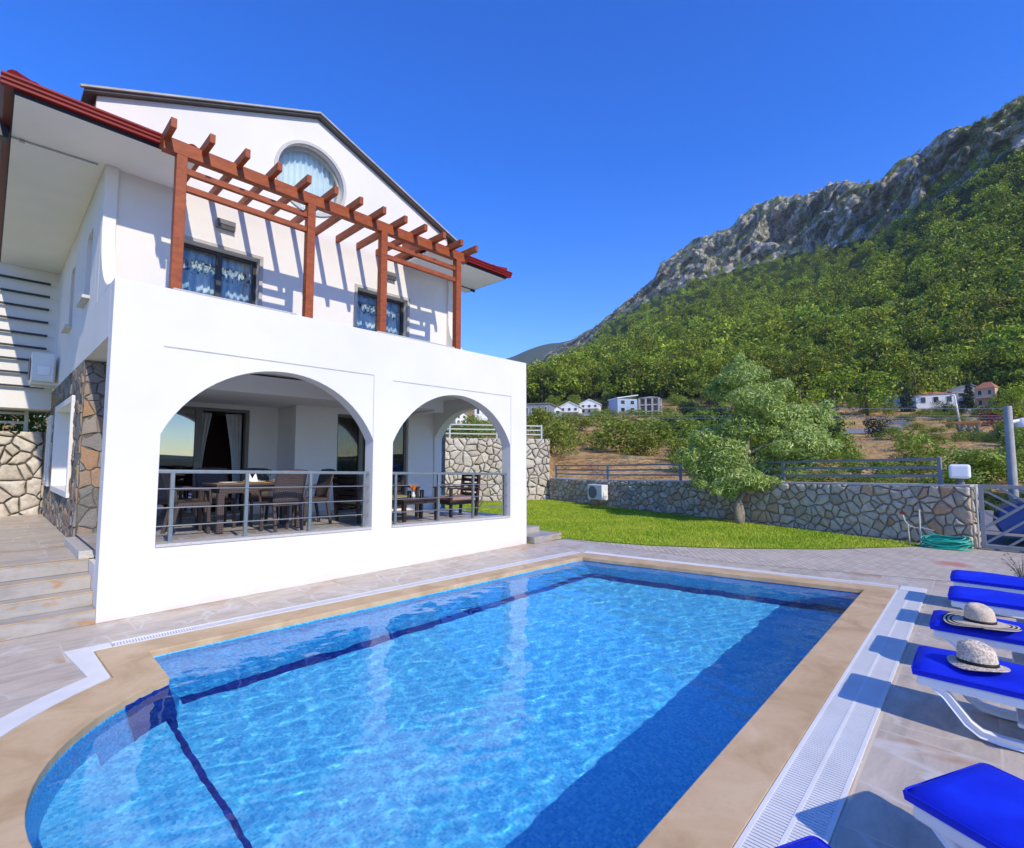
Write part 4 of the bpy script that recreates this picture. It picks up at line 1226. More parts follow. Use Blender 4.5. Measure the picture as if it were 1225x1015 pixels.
# hose coil and tap pipes at the wall
hz = thing('hose', 'coil of turquoise green garden hose heaped against the foot of the stone wall', 'hose', (13.35,.62,0))
r = random.Random(9); pts = []
for i in range(360):
    t = i/360*2*math.pi*13; k = i/360
    R1 = .36+.05*math.sin(t*.37)+r.uniform(-.01,.01); R2 = .15+.03*math.sin(t*.23)
    ux, uy = .30, .95        # long axis runs along the wall
    a, c = R1*math.cos(t), R2*math.sin(t)
    pts.append((13.35+ux*a*.5+(-uy)*c*.9*-1, .62+uy*a*-1+ux*c, .03+.20*k+.035*math.sin(t+.6)+.02*math.sin(3.1*t)))
B().tube(pts, .014, 6).build('coil', MAT['hose'], hz, smooth=True)
tp = thing('tap_standpipe', 'two thin pale water pipes with a tap standing by the hose coil', 'water pipe', (13.45,1.12,0))
b = B(); b.tube([(13.52,1.20,0),(13.51,1.22,.42),(13.45,1.26,.50),(13.45,1.30,.66)], .014, 8); b.build('pipe', MAT['pipe'], tp)
b = B(); b.tube([(13.50,1.02,0),(13.51,1.02,.74)], .016, 8); b.build('pipe', MAT['pipe'], tp)
b = B(); b.tube([(13.51,1.20,.40),(13.50,1.10,.36),(13.50,.98,.37),(13.44,.80,.34)], .010, 8); b.build('hose_tail', MAT['pipe'], tp)
b = B(); b.tube([(13.45,1.27,.64),(13.45,1.34,.665)], .02, 8); b.tube([(13.45,1.30,.66),(13.45,1.30,.71)], .012, 8); b.build('tap', MAT['red_paint'], tp)

# ================================================================ SUN LOUNGERS AND HATS
def make_lounger():
    t = thing('sun_lounger', 'x', 'sun lounger', (0,0,0))
    hw = .27
    b = B()
    b.box(-hw,-hw+.05,-1.92,-.02,.25,.315); b.box(hw-.05,hw,-1.92,-.02,.25,.315); b.box(-hw+.05,hw-.05,-.07,-.02,.26,.315)
    for k in range(20): b.box(-hw+.05,hw-.05,-.17-.09*k,-.12-.09*k,.285,.312)
    b.build('frame', MAT['white_plastic'], t, bevel=.012, world=False)
    for s in (-1, 1):
        x = s*(hw-.03)
        for base, sg in ((0,-1),(-1.9,1)):
            b = B(); pts = [(x,base+sg*.02,.29),(x,base+sg*.10,.275),(x,base+sg*.17,.215),(x,base+sg*.27,.075),(x,base+sg*.33,.03),(x,base+sg*.42,.02),(x,base+sg*.62,.02),(x,base+sg*.69,.045),(x,base+sg*.80,.25)]
            V = []; w_ = .028
            for i, p in enumerate(pts):
                p = Vector(p); d = Vector(pts[min(i+1,len(pts)-1)])-Vector(pts[max(i-1,0)]); d.normalize()
                nn = Vector((1,0,0)).cross(d)*.026
                a = Vector((w_,0,0))
                V += [p-a-nn, p+a-nn, p+a*.55+nn*.4-nn*.1, p+a+nn, p-a+nn, p-a*.55-nn*.1+nn*.4]
            m_ = 6; Fc = []
            for i in range(len(pts)-1):
                for k in range(m_): Fc.append((i*m_+k, i*m_+(k+1)%m_, (i+1)*m_+(k+1)%m_, (i+1)*m_+k))
            Fc += [tuple(range(m_-1,-1,-1)), tuple((len(pts)-1)*m_+k for k in range(m_))]
            b.add(V, Fc); b.build('leg', MAT['white_plastic'], t, bevel=.005, world=False, smooth=True, auto=45)
    # shallow tray slung under the seat
    b = B(); b.bar((-hw+.02,-.62,.245),(-hw+.10,-.62,.12),.22,.03,(0,1,0)); b.bar((hw-.02,-.62,.245),(hw-.10,-.62,.12),.22,.03,(0,1,0)); b.box(-hw+.08,hw-.08,-.74,-.50,.105,.135)
    b.build('tray', MAT['white_plastic'], t, bevel=.012, world=False)
    # mattress: soft box with rounded rim
    b = B(); nx, ny = 10, 40; hwm = .285; V = []
    rr = random.Random(4)
    def hgt(u, v):
        e = min(1, (1-abs(u))*9)*min(1, (1-abs(v))*28); return .318+.055*min(1,e**.5)+.028*(1-u*u)*.8+.004*math.sin(9*v+2*u)
    for j in range(ny+1):
        for i in range(nx+1):
            u = -1+2*i/nx; v = -1+2*j/ny
            V.append((u*hwm, -.96+v*.965, hgt(u,v) if 0 < i < nx and 0 < j < ny else .352))
    base = len(V)
    for j in range(ny+1):
        for i in range(nx+1):
            u = -1+2*i/nx; v = -1+2*j/ny; V.append((u*hwm*.99, -.96+v*.96, .317))
    Fc = []; q = nx+1
    for j in range(ny):
        for i in range(nx):
            a = j*q+i; Fc.append((a,a+1,a+q+1,a+q)); Fc.append((base+a,base+a+q,base+a+q+1,base+a+1))
    for i in range(nx):
        Fc.append((i,base+i,base+i+1,i+1)); a = ny*q+i; Fc.append((a,a+1,base+a+1,base+a))
    for j in range(ny):
        a = j*q; Fc.append((a,a+q,base+a+q,base+a)); a = j*q+nx; Fc.append((a,base+a,base+a+q,a+q))
    o = b.add(V, Fc).build('mattress', MAT['mattress_blue'], t, smooth=True, world=False, auto=75)
    b = B(); c_ = .03; x_, y0_, y1_ = hwm+.001, -1.925, .005; ring_ = []
    for (cx_, cy_, a0) in ((x_-c_,y1_-c_,0),(-x_+c_,y1_-c_,90),(-x_+c_,y0_+c_,180),(x_-c_,y0_+c_,270)):
        for q in range(5): a = R_(a0+q*22.5); ring_.append((cx_+c_*math.cos(a), cy_+c_*math.sin(a), .353))
    b.tube(ring_, .0045, 6, closed=True); b.build('piping', MAT['mattress_blue'], o, smooth=True, world=False)
    return t
L0 = make_lounger()
LS = [((8.36,.35),0,'blue sun lounger farthest from the viewer, nearest the stone wall'),
      ((7.28,.33),0,'blue sun lounger with no hat, just beyond the one holding the striped hat'),
      ((5.98,.40),0,'blue sun lounger with the black and white striped hat on it'),
      ((4.72,.42),0,'blue sun lounger with the plain woven straw hat on it'),
      ((3.06,.19),-26.7,'blue sun lounger turned at an angle, nearest lounger with its white leg showing'),
      ((1.99,.66),-26.7,'blue sun lounger of which only the mattress corner shows at the picture bottom')]
for i, ((x, y), a, lab) in enumerate(LS):
    o = L0 if i == 0 else copy_tree(L0)
    o.location = (x, y, .016); o.rotation_euler = (0, 0, R_(a)); o['label'] = lab; o['category'] = 'sun lounger'; o['group'] = 'blue sun loungers along the pool'
def hat(label, loc, rz, R, brim_mat, crown_mat, tilt, dent, wav):
    t = thing('sun_hat', label, 'hat', loc, rz); t.rotation_euler = (tilt[0], tilt[1], rz)
    n = 48; V = []; Fc = []
    rads = [.098+(R-.098)*q_ for q_ in (0,.07,.22,.4,.58,.76,.92,1)]
    for k, r_ in enumerate(rads):
        for i in range(n):
            a = 2*math.pi*i/n; u = (r_-.098)/(R-.098)
            V.append((r_*1.05*math.cos(a), r_*.97*math.sin(a), .012-.010*u+wav*u*u*(math.cos(2*a)*1.0+.5*math.sin(3*a+1))))
    for k in range(len(rads)-1):
        for i in range(n): Fc.append((k*n+i, k*n+(i+1)%n, (k+1)*n+(i+1)%n, (k+1)*n+i))
    o = B().add(V, Fc).build('brim', MAT[brim_mat], t, smooth=True, world=False)
    md = o.modifiers.new('solid', 'SOLIDIFY'); md.thickness = .005
    V = []; Fc = []
    pr = [(.099,.010),(.100,.03),(.097,.06),(.092,.09),(.080,.112),(.060,.124),(.035,.128),(.012,.126)]
    for k, (r_, z) in enumerate(pr):
        for i in range(n):
            a = 2*math.pi*i/n
            dz = -dent*math.exp(-((math.sin(a)*r_)/.03)**2)*(1 if z > .1 else 0)*(.4+.6*(math.cos(a) > -.3))
            V.append((r_*1.07*math.cos(a), r_*.97*math.sin(a), z*1.18+dz+.012*math.cos(a)*(z/.12)))
    for k in range(len(pr)-1):
        for i in range(n): Fc.append((k*n+i, k*n+(i+1)%n, (k+1)*n+(i+1)%n, (k+1)*n+i))
    Fc.append(tuple((len(pr)-1)*n+i for i in range(n)))
    B().add(V, Fc).build('crown', MAT[crown_mat], t, smooth=True, world=False)
    b = B(); V = []; Fc = []
    for z in (.012,.036):
        for i in range(n):
            a = 2*math.pi*i/n; V.append((.1025*1.07*math.cos(a), .1025*.97*math.sin(a), z))
    for i in range(n): Fc.append((i,(i+1)%n,n+(i+1)%n,n+i))
    o = b.add(V, Fc).build('band', MAT['band_black'], t, smooth=True, world=False)
    md = o.modifiers.new('solid', 'SOLIDIFY'); md.thickness = .003
    return t
hat('wide brimmed sun hat with black and white rings round the brim, on a lounger', (5.80,.08,.428), R_(40), .245, 'striped_brim', 'straw', (R_(0),R_(2)), .004, .016)
hat('plain woven straw hat with a thin black band lying on a blue lounger', (4.62,.09,.428), R_(65), .15, 'straw_open', 'straw_open', (R_(2),R_(3)), .022, .010)

# ================================================================ PORCH FURNITURE
def fl(x): return sill(x)-.019
def make_dining_chair():
    t = thing('dining_chair', 'x', 'chair')
    b = B(); b.box(-.23,.23,-.22,.24,.40,.46); b.build('seat', MAT['wicker'], t, bevel=.015, world=False)
    V = []; Fc = []; nx, nz = 8, 8
    for k in range(nz+1):
        for i in range(nx+1):
            u = -1+2*i/nx; v = k/nz
            V.append((u*(.225+.01*v), -.21-.13*v*v+.035*u*u-.02*math.sin(v*3), .44+.52*v-.015*u*u*(v > .9)))
    for k in range(nz):
        for i in range(nx): a = k*(nx+1)+i; Fc.append((a,a+1,a+nx+2,a+nx+1))
    o = B().add(V, Fc).build('backrest', MAT['wicker'], t, smooth=True, world=False); md = o.modifiers.new('solid','SOLIDIFY'); md.thickness = .03
    for sx in (-1, 1):
        b = B(); b.bar((sx*.205,.21,0),(sx*.205,.20,.41),.04,.04,(0,1,0)); b.build('leg', MAT['wicker'], t, world=False)
        b = B(); b.bar((sx*.205,-.27,0),(sx*.205,-.19,.41),.04,.04,(0,1,0)); b.build('leg', MAT['wicker'], t, world=False)
        b = B(); b.tube([(sx*.235,-.22,.66),(sx*.25,0,.655),(sx*.245,.20,.63),(sx*.225,.22,.45)], .02, 8); b.build('armrest', MAT['wicker'], t, world=False)
    return t
D0 = make_dining_chair()
DS = [((2.10,8.50),-90,'brown wicker dining chair at the left end of the porch table'),
      ((3.22,7.98),4,'brown wicker dining chair with its back to the railing'),
      ((3.98,8.62),92,'brown wicker dining chair at the right end of the porch table'),
      ((2.62,9.05),180,'brown wicker dining chair behind the table, before the open door'),
      ((3.30,9.08),180,'brown wicker dining chair behind the table, by the white wall'),
      ((2.10,9.20),-70,'brown wicker dining chair in the corner by the fixed door glass')]
for i, ((x, y), a, lab) in enumerate(DS):
    o = D0 if i == 0 else copy_tree(D0)
    o.location = (x, y, fl(x)); o.rotation_euler = (0, 0, R_(a)); o['label'] = lab; o['category'] = 'chair'; o['group'] = 'wicker chairs round the porch table'
zt_ = fl(3.0)
tb = thing('dining_table', 'brown wicker dining table laid for a meal on the porch', 'table', (3.0,8.5,zt_))
B().box(2.35,3.66,8.12,8.86,zt_+.70,zt_+.74).build('tabletop', MAT['wicker'], tb, bevel=.008)
B().box(2.40,3.61,8.17,8.81,zt_+.60,zt_+.699).build('apron', MAT['wicker'], tb)
for x in (2.42,3.58):
    for y in (8.19,8.79): B().box(x-.045,x+.045,y-.045,y+.045,zt_,zt_+.60).build('leg', MAT['wicker'], tb, bevel=.006)
TZ = zt_+.741
for k, (x, y, lab) in enumerate(((2.55,8.30,'white plate at the left end of the porch table'),(2.95,8.28,'white plate at the near side of the porch table, left of the glasses'),(3.02,8.68,'white plate at the far side of the porch table'),(3.45,8.62,'white plate at the right end of the porch table'))):
    t = thing('dinner_plate', lab, 'plate', (x,y,TZ), group='plates on the porch table')
    B().lathe([(0,.006),(.08,.006),(.125,.020),(.128,.017),(.08,.001),(0,.001)], (x,y,TZ+.004), 28).build('dish', MAT['plate'], t, smooth=True)
    B().box(x-.17,x+.17,y-.14,y+.14,TZ,TZ+.003).build('place_mat', MAT['mat_yellow'], t)
for k, (x, y, lab) in enumerate(((3.16,8.36,'clear wine glass on the porch table, nearest the railing'),(3.20,8.72,'clear wine glass at the far side of the porch table'),(3.52,8.34,'clear wine glass near the right end of the porch table'))):
    t = tag(B().lathe([(.0,.001),(.035,.002),(.006,.012),(.005,.085),(.030,.11),(.040,.15),(.036,.20),(.034,.20),(.038,.15),(.028,.113),(0,.10)], (x,y,TZ), 18).build('wine_glass', MAT['tumbler'], smooth=True), lab, 'glass', 'wine glasses on the porch table')
t = thing('folded_napkin', 'white napkin folded into a point on the porch table', 'napkin', (2.93,8.40,TZ))
B().add([(2.86,8.36,TZ+.002),(3.0,8.36,TZ+.002),(3.0,8.46,TZ+.002),(2.86,8.46,TZ+.002),(2.88,8.41,TZ+.16),(2.98,8.41,TZ+.16),(2.93,8.41,TZ+.06)],
        [(0,1,6),(0,6,4),(1,5,6),(2,3,6),(3,4,6),(2,6,5),(0,4,3),(1,2,5)]).build('cloth', MAT['plate'], t)

def make_armchair():
    t = thing('armchair', 'x', 'armchair')
    Wd = MAT['dark_wood']
    for sx in (-1, 1):
        b = B(); b.box(sx*.33-.03,sx*.33+.03,.27,.33,0,.585); b.build('leg', Wd, t, world=False, bevel=.004)
        b = B(); b.bar((sx*.33,-.32,0),(sx*.33,-.40,.90),.06,.055,(0,1,0)); b.build('leg', Wd, t, world=False, bevel=.004)
        b = B(); b.box(sx*.33-.045,sx*.33+.045,-.37,.36,.586,.616); b.build('armrest', Wd, t, world=False, bevel=.006)
        b = B(); b.box(sx*.33-.02,sx*.33+.02,-.30,.27,.26,.33); b.build('side_rail', Wd, t, world=False)
    b = B(); b.box(-.31,.31,.27,.30,.25,.34); b.box(-.31,.31,-.32,.27,.30,.33); b.build('seat', Wd, t, world=False)
    b = B()
    for k in range(5):
        z = .44+.105*k; y = -.352-.083*(z-.40)/.5
        b.box(-.30,.30,y-.012,y+.012,z-.036,z+.036)
    b.build('back_slats', Wd, t, world=False)
    b = B(); b.box(-.29,.29,-.30,.30,.331,.42); b.build('cushion', MAT['cushion_olive'], t, world=False, bevel=.035, seg=4)
    return t
A0 = make_armchair()
AS = [((4.95,8.55),-82,'dark slatted wooden armchair seen side on behind the left railing'),
      ((5.95,8.95),172,'dark wooden armchair with a yellowish cushion behind the coffee table'),
      ((7.12,8.42),80,'dark slatted wooden armchair on the right, facing left before the side arch')]
for i, ((x, y), a, lab) in enumerate(AS):
    o = A0 if i == 0 else copy_tree(A0)
    o.location = (x, y, fl(x)); o.rotation_euler = (0, 0, R_(a)); o['label'] = lab; o['category'] = 'armchair'; o['group'] = 'wooden armchairs on the porch'
for ch in bpy.data.objects:
    if ch.parent is not None and ch.parent.get('label','').startswith('dark slatted wooden armchair on the right') and ch.name.startswith('cushion'):
        ch.data = ch.data.copy(); ch.data.materials[0] = MAT['cushion_rose']; ch['label'] = 'dusty pink seat cushion'
cx_, cy_ = 5.72, 8.02; cz_ = fl(cx_)
t = thing('coffee_table', 'low dark wooden coffee table holding orange drinks behind the right railing', 'coffee table', (cx_,cy_,cz_))
b = B()
for k in range(7): b.box(cx_-.42,cx_+.42,cy_-.29+.084*k,cy_-.29+.084*k+.072,cz_+.40,cz_+.43)
b.build('tabletop', MAT['dark_wood'], t, bevel=.003)
B().box(cx_-.38,cx_+.38,cy_-.26,cy_+.26,cz_+.34,cz_+.399).build('apron', MAT['dark_wood'], t)
for sx in (-1,1):
    for sy in (-1,1): B().box(cx_+sx*.37-.03,cx_+sx*.37+.03,cy_+sy*.25-.03,cy_+sy*.25+.03,cz_,cz_+.34).build('leg', MAT['dark_wood'], t, bevel=.004)
TZ2 = cz_+.431
for x, y, lab in ((cx_-.16,cy_-.10,'left glass of orange juice on the coffee table'),(cx_+.19,cy_-.02,'right glass of orange juice on the coffee table')):
    t = thing('juice_glass', lab, 'glass', (x,y,TZ2), group='juice glasses on the coffee table')
    B().lathe([(0,.002),(.034,.002),(.042,.15),(.039,.15),(.032,.008),(0,.008)], (x,y,TZ2), 20).build('tumbler', MAT['tumbler'], t, smooth=True)
    B().lathe([(0,.010),(.031,.010),(.0375,.125),(0,.125)], (x,y,TZ2), 20).build('juice', MAT['orange_drink'], t, smooth=True)
t = thing('flower_vase', 'orange pointed flowers in a small vase between two juice glasses', 'flowers', (cx_+.04,cy_+.05,TZ2))
B().lathe([(0,.001),(.035,.001),(.04,.05),(.02,.09),(.025,.11),(.02,.11),(.0,.06)], (cx_+.04,cy_+.05,TZ2), 18).build('vase', MAT['plate'], t, smooth=True)
b = B(); rr = random.Random(3)
for k in range(9):
    a = 6.283*k/9+rr.uniform(-.2,.2); l_ = rr.uniform(.12,.20); c0 = Vector((cx_+.04,cy_+.05,TZ2+.10)); c1 = c0+Vector((math.cos(a)*l_*.5, math.sin(a)*l_*.5, l_))
    sd = Vector((-math.sin(a), math.cos(a), 0))*.022; md_ = (c0+c1)/2+Vector((0,0,.02))
    b.add([c0, md_+sd, c1, md_-sd], [(0,1,2),(0,2,3)])
b.build('petals', MAT['orange_petal'], t)
# ================================================================ TERRAIN
def line(pts):
    """control points (px, py) -> arrays of azimuth and tangent of elevation, sorted by azimuth"""
    q = sorted(azel(px, py) for px, py in pts)
    return np.array([a for a, t in q]), np.array([t for a, t in q])
def pline(pts):
    q = sorted((azel(px, 540)[0], v) for px, v in pts)
    return np.array([a for a, t in q]), np.array([t for a, t in q])
def ev(l, az): return np.interp(az, l[0], l[1])
xs = (-400, 0, 400, 560, 640, 662, 700, 760, 880, 1000, 1100, 1225, 1400, 1700)
def tab(*ys): return line(list(zip(xs, ys)))
LN = [
 (pline([(0,30.0)]), tab(535,535,535,533,533,573,573,574,574,575,577,578,578,578)),
 (pline([(0,45.0)]), tab(530,530,528,526,526,545,545,547,552,556,566,570,570,570)),
 (pline([(0,80.0)]), tab(520,520,518,514,514,522,524,527,532,538,545,550,550,550)),
 (pline([(0,120.0)]), tab(512,512,510,507,506,508,510,511,516,522,524,528,528,528)),
 (pline([(0,170.0)]), tab(505,505,502,500,500,500,499,497,498,501,501,503,503,503)),
 (pline([(0,215.0)]), tab(498,498,494,490,488,487,485,483,482,483,486,486,486,486)),
 (pline([(0,240.0)]), tab(495,495,490,485,482,480,478,476,476,477,479,479,479,479)),
]
Dr = pline([(-400,1700),(400,1900),(640,1700),(720,1300),(785,1060),(860,980),(930,930),(965,900),(1030,760),(1060,720),(1130,650),(1225,600),(1400,540),(1700,520)])
CB = line([(-400,480),(400,462),(560,452),(640,440),(700,410),(724,388),(766,362),(842,330),(900,314),(933,306),(980,296),(1027,284),(1077,262),(1137,216),(1225,168),(1400,98),(1700,50)])
SKY = line([(-400,470),(400,455),(560,446),(640,434),(655,424),(670,415),(690,404),(717,388),(750,361),(782,336),(790,317),(810,303),(829,289),(850,283),(871,277),(886,260),(905,247),(930,239),(950,233),(975,231),(995,219),(1015,219),(1030,222),(1050,217),(1058,210),(1075,198),(1090,189),(1130,166),(1170,148),(1200,138),(1225,126),(1300,90),(1400,50),(1700,10)])
def zline(k, az):
    """distance and height of control line k at azimuth az (arrays)"""
    az = np.asarray(az, float); o = np.ones_like(az)
    left = np.clip((az - azel(652, 540)[0]) / .012, 0, 1)        # 1 left of the end of the retaining wall
    if k == 0: return 13.0*o, -.9*o
    if k == 1: return 23.4*o + .9*left, -.9*o
    if k == 2: return 24.8*o + .9*left, .3*o + 2.1*left
    if k <= 9:
        d = ev(LN[k-3][0], az); return d, EYE + d*ev(LN[k-3][1], az)
    D = ev(Dr, az)
    if k == 10:
        d = 240 + .76*(D-240); return d, EYE + d*ev(CB, az)
    zr = EYE + D*ev(SKY, az)
    if k == 11: return D, zr
    if k == 12: return D*1.10, zr*.95
    return D*1.7, zr*.45
ROWS = [(0,1,1),(1,2,3),(2,3,8),(3,4,12),(4,5,16),(5,6,14),(6,7,12),(7,8,8),(8,9,4),(9,10,46),(10,11,64),(11,12,5),(12,13,5)]
cols = np.concatenate([np.linspace(-400,500,60)[:-1], np.linspace(500,1300,380), np.linspace(1300,1700,60)[1:]])
AZ = np.array([azel(px, 540)[0] for px in cols])
Dm, Zm, Km = [], [], []
for (a, c, n) in ROWS:
    da, za = zline(a, AZ); dc, zc = zline(c, AZ)
    for i in range(n):
        f = i/n; Dm.append(da+(dc-da)*f); Zm.append(za+(zc-za)*f); Km.append(a+f)
d_, z_ = zline(13, AZ); Dm.append(d_); Zm.append(z_); Km.append(13.0)
Dm = np.array(Dm); Zm = np.array(Zm); Km = np.array(Km)
rock = np.zeros_like(Dm); soil = np.zeros_like(Dm)
def fbm(p, o=4): return mnoise.fractal(p, 1.0, 2.0, o, noise_basis='PERLIN_ORIGINAL')
for r_ in range(len(Km)):
    k = Km[r_]
    for c_ in range(len(AZ)):
        d = Dm[r_,c_]; a = AZ[c_]; z = Zm[r_,c_]
        p = Vector((d*math.cos(a), d*math.sin(a), z))
        if k < 2.4: amp = 0
        elif k < 9: Zm[r_,c_] += .35*fbm(p*.09, 4)*min(1, (d-24)/10); soil[r_,c_] = 1 if k < 7.4 else max(0, 1-(k-7.4)/1.2)
        else:
            rk = min(1, max(0, (k-9.80)/.25)) if k < 11.6 else 1
            rock[r_,c_] = rk
            fo = min(1, (k-9)/.2)*(1 if k < 10 else .6)
            Zm[r_,c_] += fo*(3.5*fbm(p*.016, 4))
            if k < 13:
                edge = (1-.55*max(0,(k-10.6)/.4)) if k < 11 else max(.2, .45-(k-11)*.5)
                rd = abs(fbm(Vector((p.x*.013, p.y*.013, p.z*.010)), 4)); rd2 = fbm(Vector((p.x*.045, p.y*.045, p.z*.022)), 4)
                Dm[r_,c_] += rk*edge*(85*(rd-.30) + 10*rd2 + 3.5*math.sin(z*.20+5*rd2))
                Zm[r_,c_] += rk*edge*(2.0*fbm(p*.07, 3))
V = np.stack([Dm*np.cos(AZ)[None], Dm*np.sin(AZ)[None], Zm], -1).reshape(-1,3)
nr, nc = Dm.shape
I = np.arange(nr*nc).reshape(nr,nc)
Fq = np.stack([I[:-1,:-1],I[1:,:-1],I[1:,1:],I[:-1,1:]],-1).reshape(-1,4)
me = np_mesh('hillside', V, Fq, MAT['hill_ground'], True)
for nm, arr in (('rock', rock), ('soil', soil)):
    at_ = me.attributes.new(nm, 'FLOAT', 'POINT'); at_.data.foreach_set('value', arr.ravel().astype(np.float32))
struct(link_mesh('hillside', me))
b = B(); n = 64
b.add([(0,0,-3)]+[(4200*math.cos(2*math.pi*i/n), 4200*math.sin(2*math.pi*i/n), -3) for i in range(n)], [(0,1+i,1+(i+1)%n) for i in range(n)])
struct(b.build('ground', MAT['hill_ground'], fix=False))
# distant ridge on the left
V = []; cs = np.linspace(200, 860, 90); az_ = [azel(px, 540)[0] for px in cs]
az_ = az_[::-1] + [az_[0]+.06*i for i in range(1, 72)]; az_ = az_[::-1]; cs = az_
FS = line([(200,470),(400,452),(560,438),(600,430),(640,417),(662,411),(700,404),(760,420),(860,450)])
for (d, f, nz) in ((2300,.0,0),(2700,.45,18),(3100,.8,26),(3400,1.0,14),(3800,.7,0)):
    for a in az_:
        z = EYE + 3400*float(ev(FS, a))*f if f < 1 else EYE+d*float(ev(FS, a))
        bk = min(1, max(0, (a-1.9)*2)) if a > 0 else 1.0
        bk = max(bk, min(1, max(0, (azel(200,540)[0]+.02-a < 0)*1.0)))
        z = z*(1-bk) + bk*(22+16*fbm(Vector((3*math.cos(a), 3*math.sin(a), 4.0)), 3))*f
        z += nz*fbm(Vector((d*math.cos(a)*.004, d*math.sin(a)*.004, 0)), 5)
        V.append((d*math.cos(a), d*math.sin(a), z))
m_ = len(cs); Fc = [(j*m_+i, (j+1)*m_+i, (j+1)*m_+i+1, j*m_+i+1) for j in range(4) for i in range(m_-1)]
struct(link_mesh('far_hill', np_mesh('far_hill', V, Fc, MAT['hill_ground'], True)))

def tz(az, d):
    for k in range(0, 13):
        da, za = zline(k, az); dc, zc = zline(k+1, az)
        if d <= dc: 
            f = (d-da)/(dc-da); z = float(za+(zc-za)*f); break
    if 2.4 <= k+f < 9:
        p = Vector((d*math.cos(az), d*math.sin(az), z)); z += .35*fbm(p*.09, 4)*min(1,(d-24)/10)
    return z
def at_px(px, d, py=540):
    a = azel(px, py)[0]; return d*math.cos(a), d*math.sin(a), tz(a, d)
def m_per_px(px, d):
    a = azel(px, 540)[0]; return d*math.cos(a-YAW)/FPX

# ================================================================ FOLIAGE
def leaf_cloud(lobes, n, size, seed, aspect=1.0, shell=.55, up=.25, spread=.45):
    """n small leaf faces through ellipsoid lobes (cx,cy,cz,rx,ry,rz)"""
    g = np.random.default_rng(seed); lobes = np.array(lobes, float)
    wgt = (lobes[:,3]*lobes[:,4]*lobes[:,5])**.75; wgt /= wgt.sum()
    li = g.choice(len(lobes), n, p=wgt); L_ = lobes[li]
    v = g.normal(size=(n,3)); v /= np.linalg.norm(v, axis=1)[:,None]
    rad = shell + (1-shell)*g.random(n)**.6; rad *= 1 + spread*.35*g.normal(size=n)*.5
    c = L_[:,:3] + v*L_[:,3:]*rad[:,None]
    nrm = v + g.normal(size=(n,3))*.75 + np.array([0,0,up]); nrm /= np.linalg.norm(nrm, axis=1)[:,None]
    t = np.cross(nrm, g.normal(size=(n,3))); t /= np.linalg.norm(t, axis=1)[:,None]; b_ = np.cross(nrm, t)
    s = size*(.6+.8*g.random(n))
    t = t*s[:,None]; b_ = b_*(s*aspect)[:,None]
    V = np.stack([c-t, c+b_*.6-t*.2, c+t, c-b_*.6+t*.2], 1).reshape(-1,3)
    return V, np.arange(n*4).reshape(-1,4)
def rand_lobes(seed, k, w, h, z0, rr, flat=.75):
    r = random.Random(seed); out = []
    for i in range(k):
        a = r.uniform(0, 6.283); q = math.sqrt(r.random())*w*.5; z = z0 + (h-z0)*r.random()
        tp = 1 - .55*max(0, (z-z0)/(h-z0)-.35)
        s = rr*r.uniform(.65,1.25)
        out.append((q*tp*math.cos(a), q*tp*math.sin(a), z, s, s, s*flat))
    out.append((0,0,z0+(h-z0)*.5,w*.28,w*.28,(h-z0)*.42))
    return out
# --- pines
pine_protos = []
for s in range(6):
    w = (.62,.75,.9,.68,.55,.82)[s]
    V, F_ = leaf_cloud(rand_lobes(100+s, 12, w, .92, .22, .17), 1500, .026, 200+s, .8, .6, .25, .25)
    pine_protos.append((V, F_))
far_protos = []
for s in range(6):
    w = (.75,.85,.95,.7,.65,.9)[s]
    far_protos.append(leaf_cloud(rand_lobes(300+s, 7, w, .9, .20, .22), 190, .058, 400+s, .9, .65, .25, .2))
g = np.random.default_rng(77)
NT = 5600
px = g.uniform(560, 1430, NT); a = np.array([azel(x, 540)[0] for x in px])
d9, z9 = zline(9, a); d10, z10 = zline(10, a); d11, z11 = zline(11, a)
T9, T10, T11 = (z9-EYE)/d9, (z10-EYE)/d10, (z11-EYE)/d11
u = g.random(NT); T = T9 + (T10*1.015-T9)*u
fr_ = (T*d9 + EYE - z9)/((z10-z9) - T*(d10-d9)); fr_ = np.clip(fr_, -.05, 1.05)
dd = d9+(d10-d9)*fr_; zz = z9+(z10-z9)*fr_
hh = g.uniform(5.0, 13.0, NT)*np.where(fr_ < .22, 1.35, 1.0)*np.where(g.random(NT) < .12, 1.35, 1)*(1-.30*fr_)
for i in range(NT):
    p = Vector((dd[i]*math.cos(a[i]), dd[i]*math.sin(a[i]), zz[i])); zz[i] += min(1, max(0,fr_[i])*5)*3.5*fbm(p*.016, 4)
    if fbm(p*.03, 3) > .55 and fr_[i] > .1: hh[i] *= .55
order = np.argsort(-(hh/dd))
NEAR = 240
near_i, far_i = order[:NEAR], order[NEAR:]
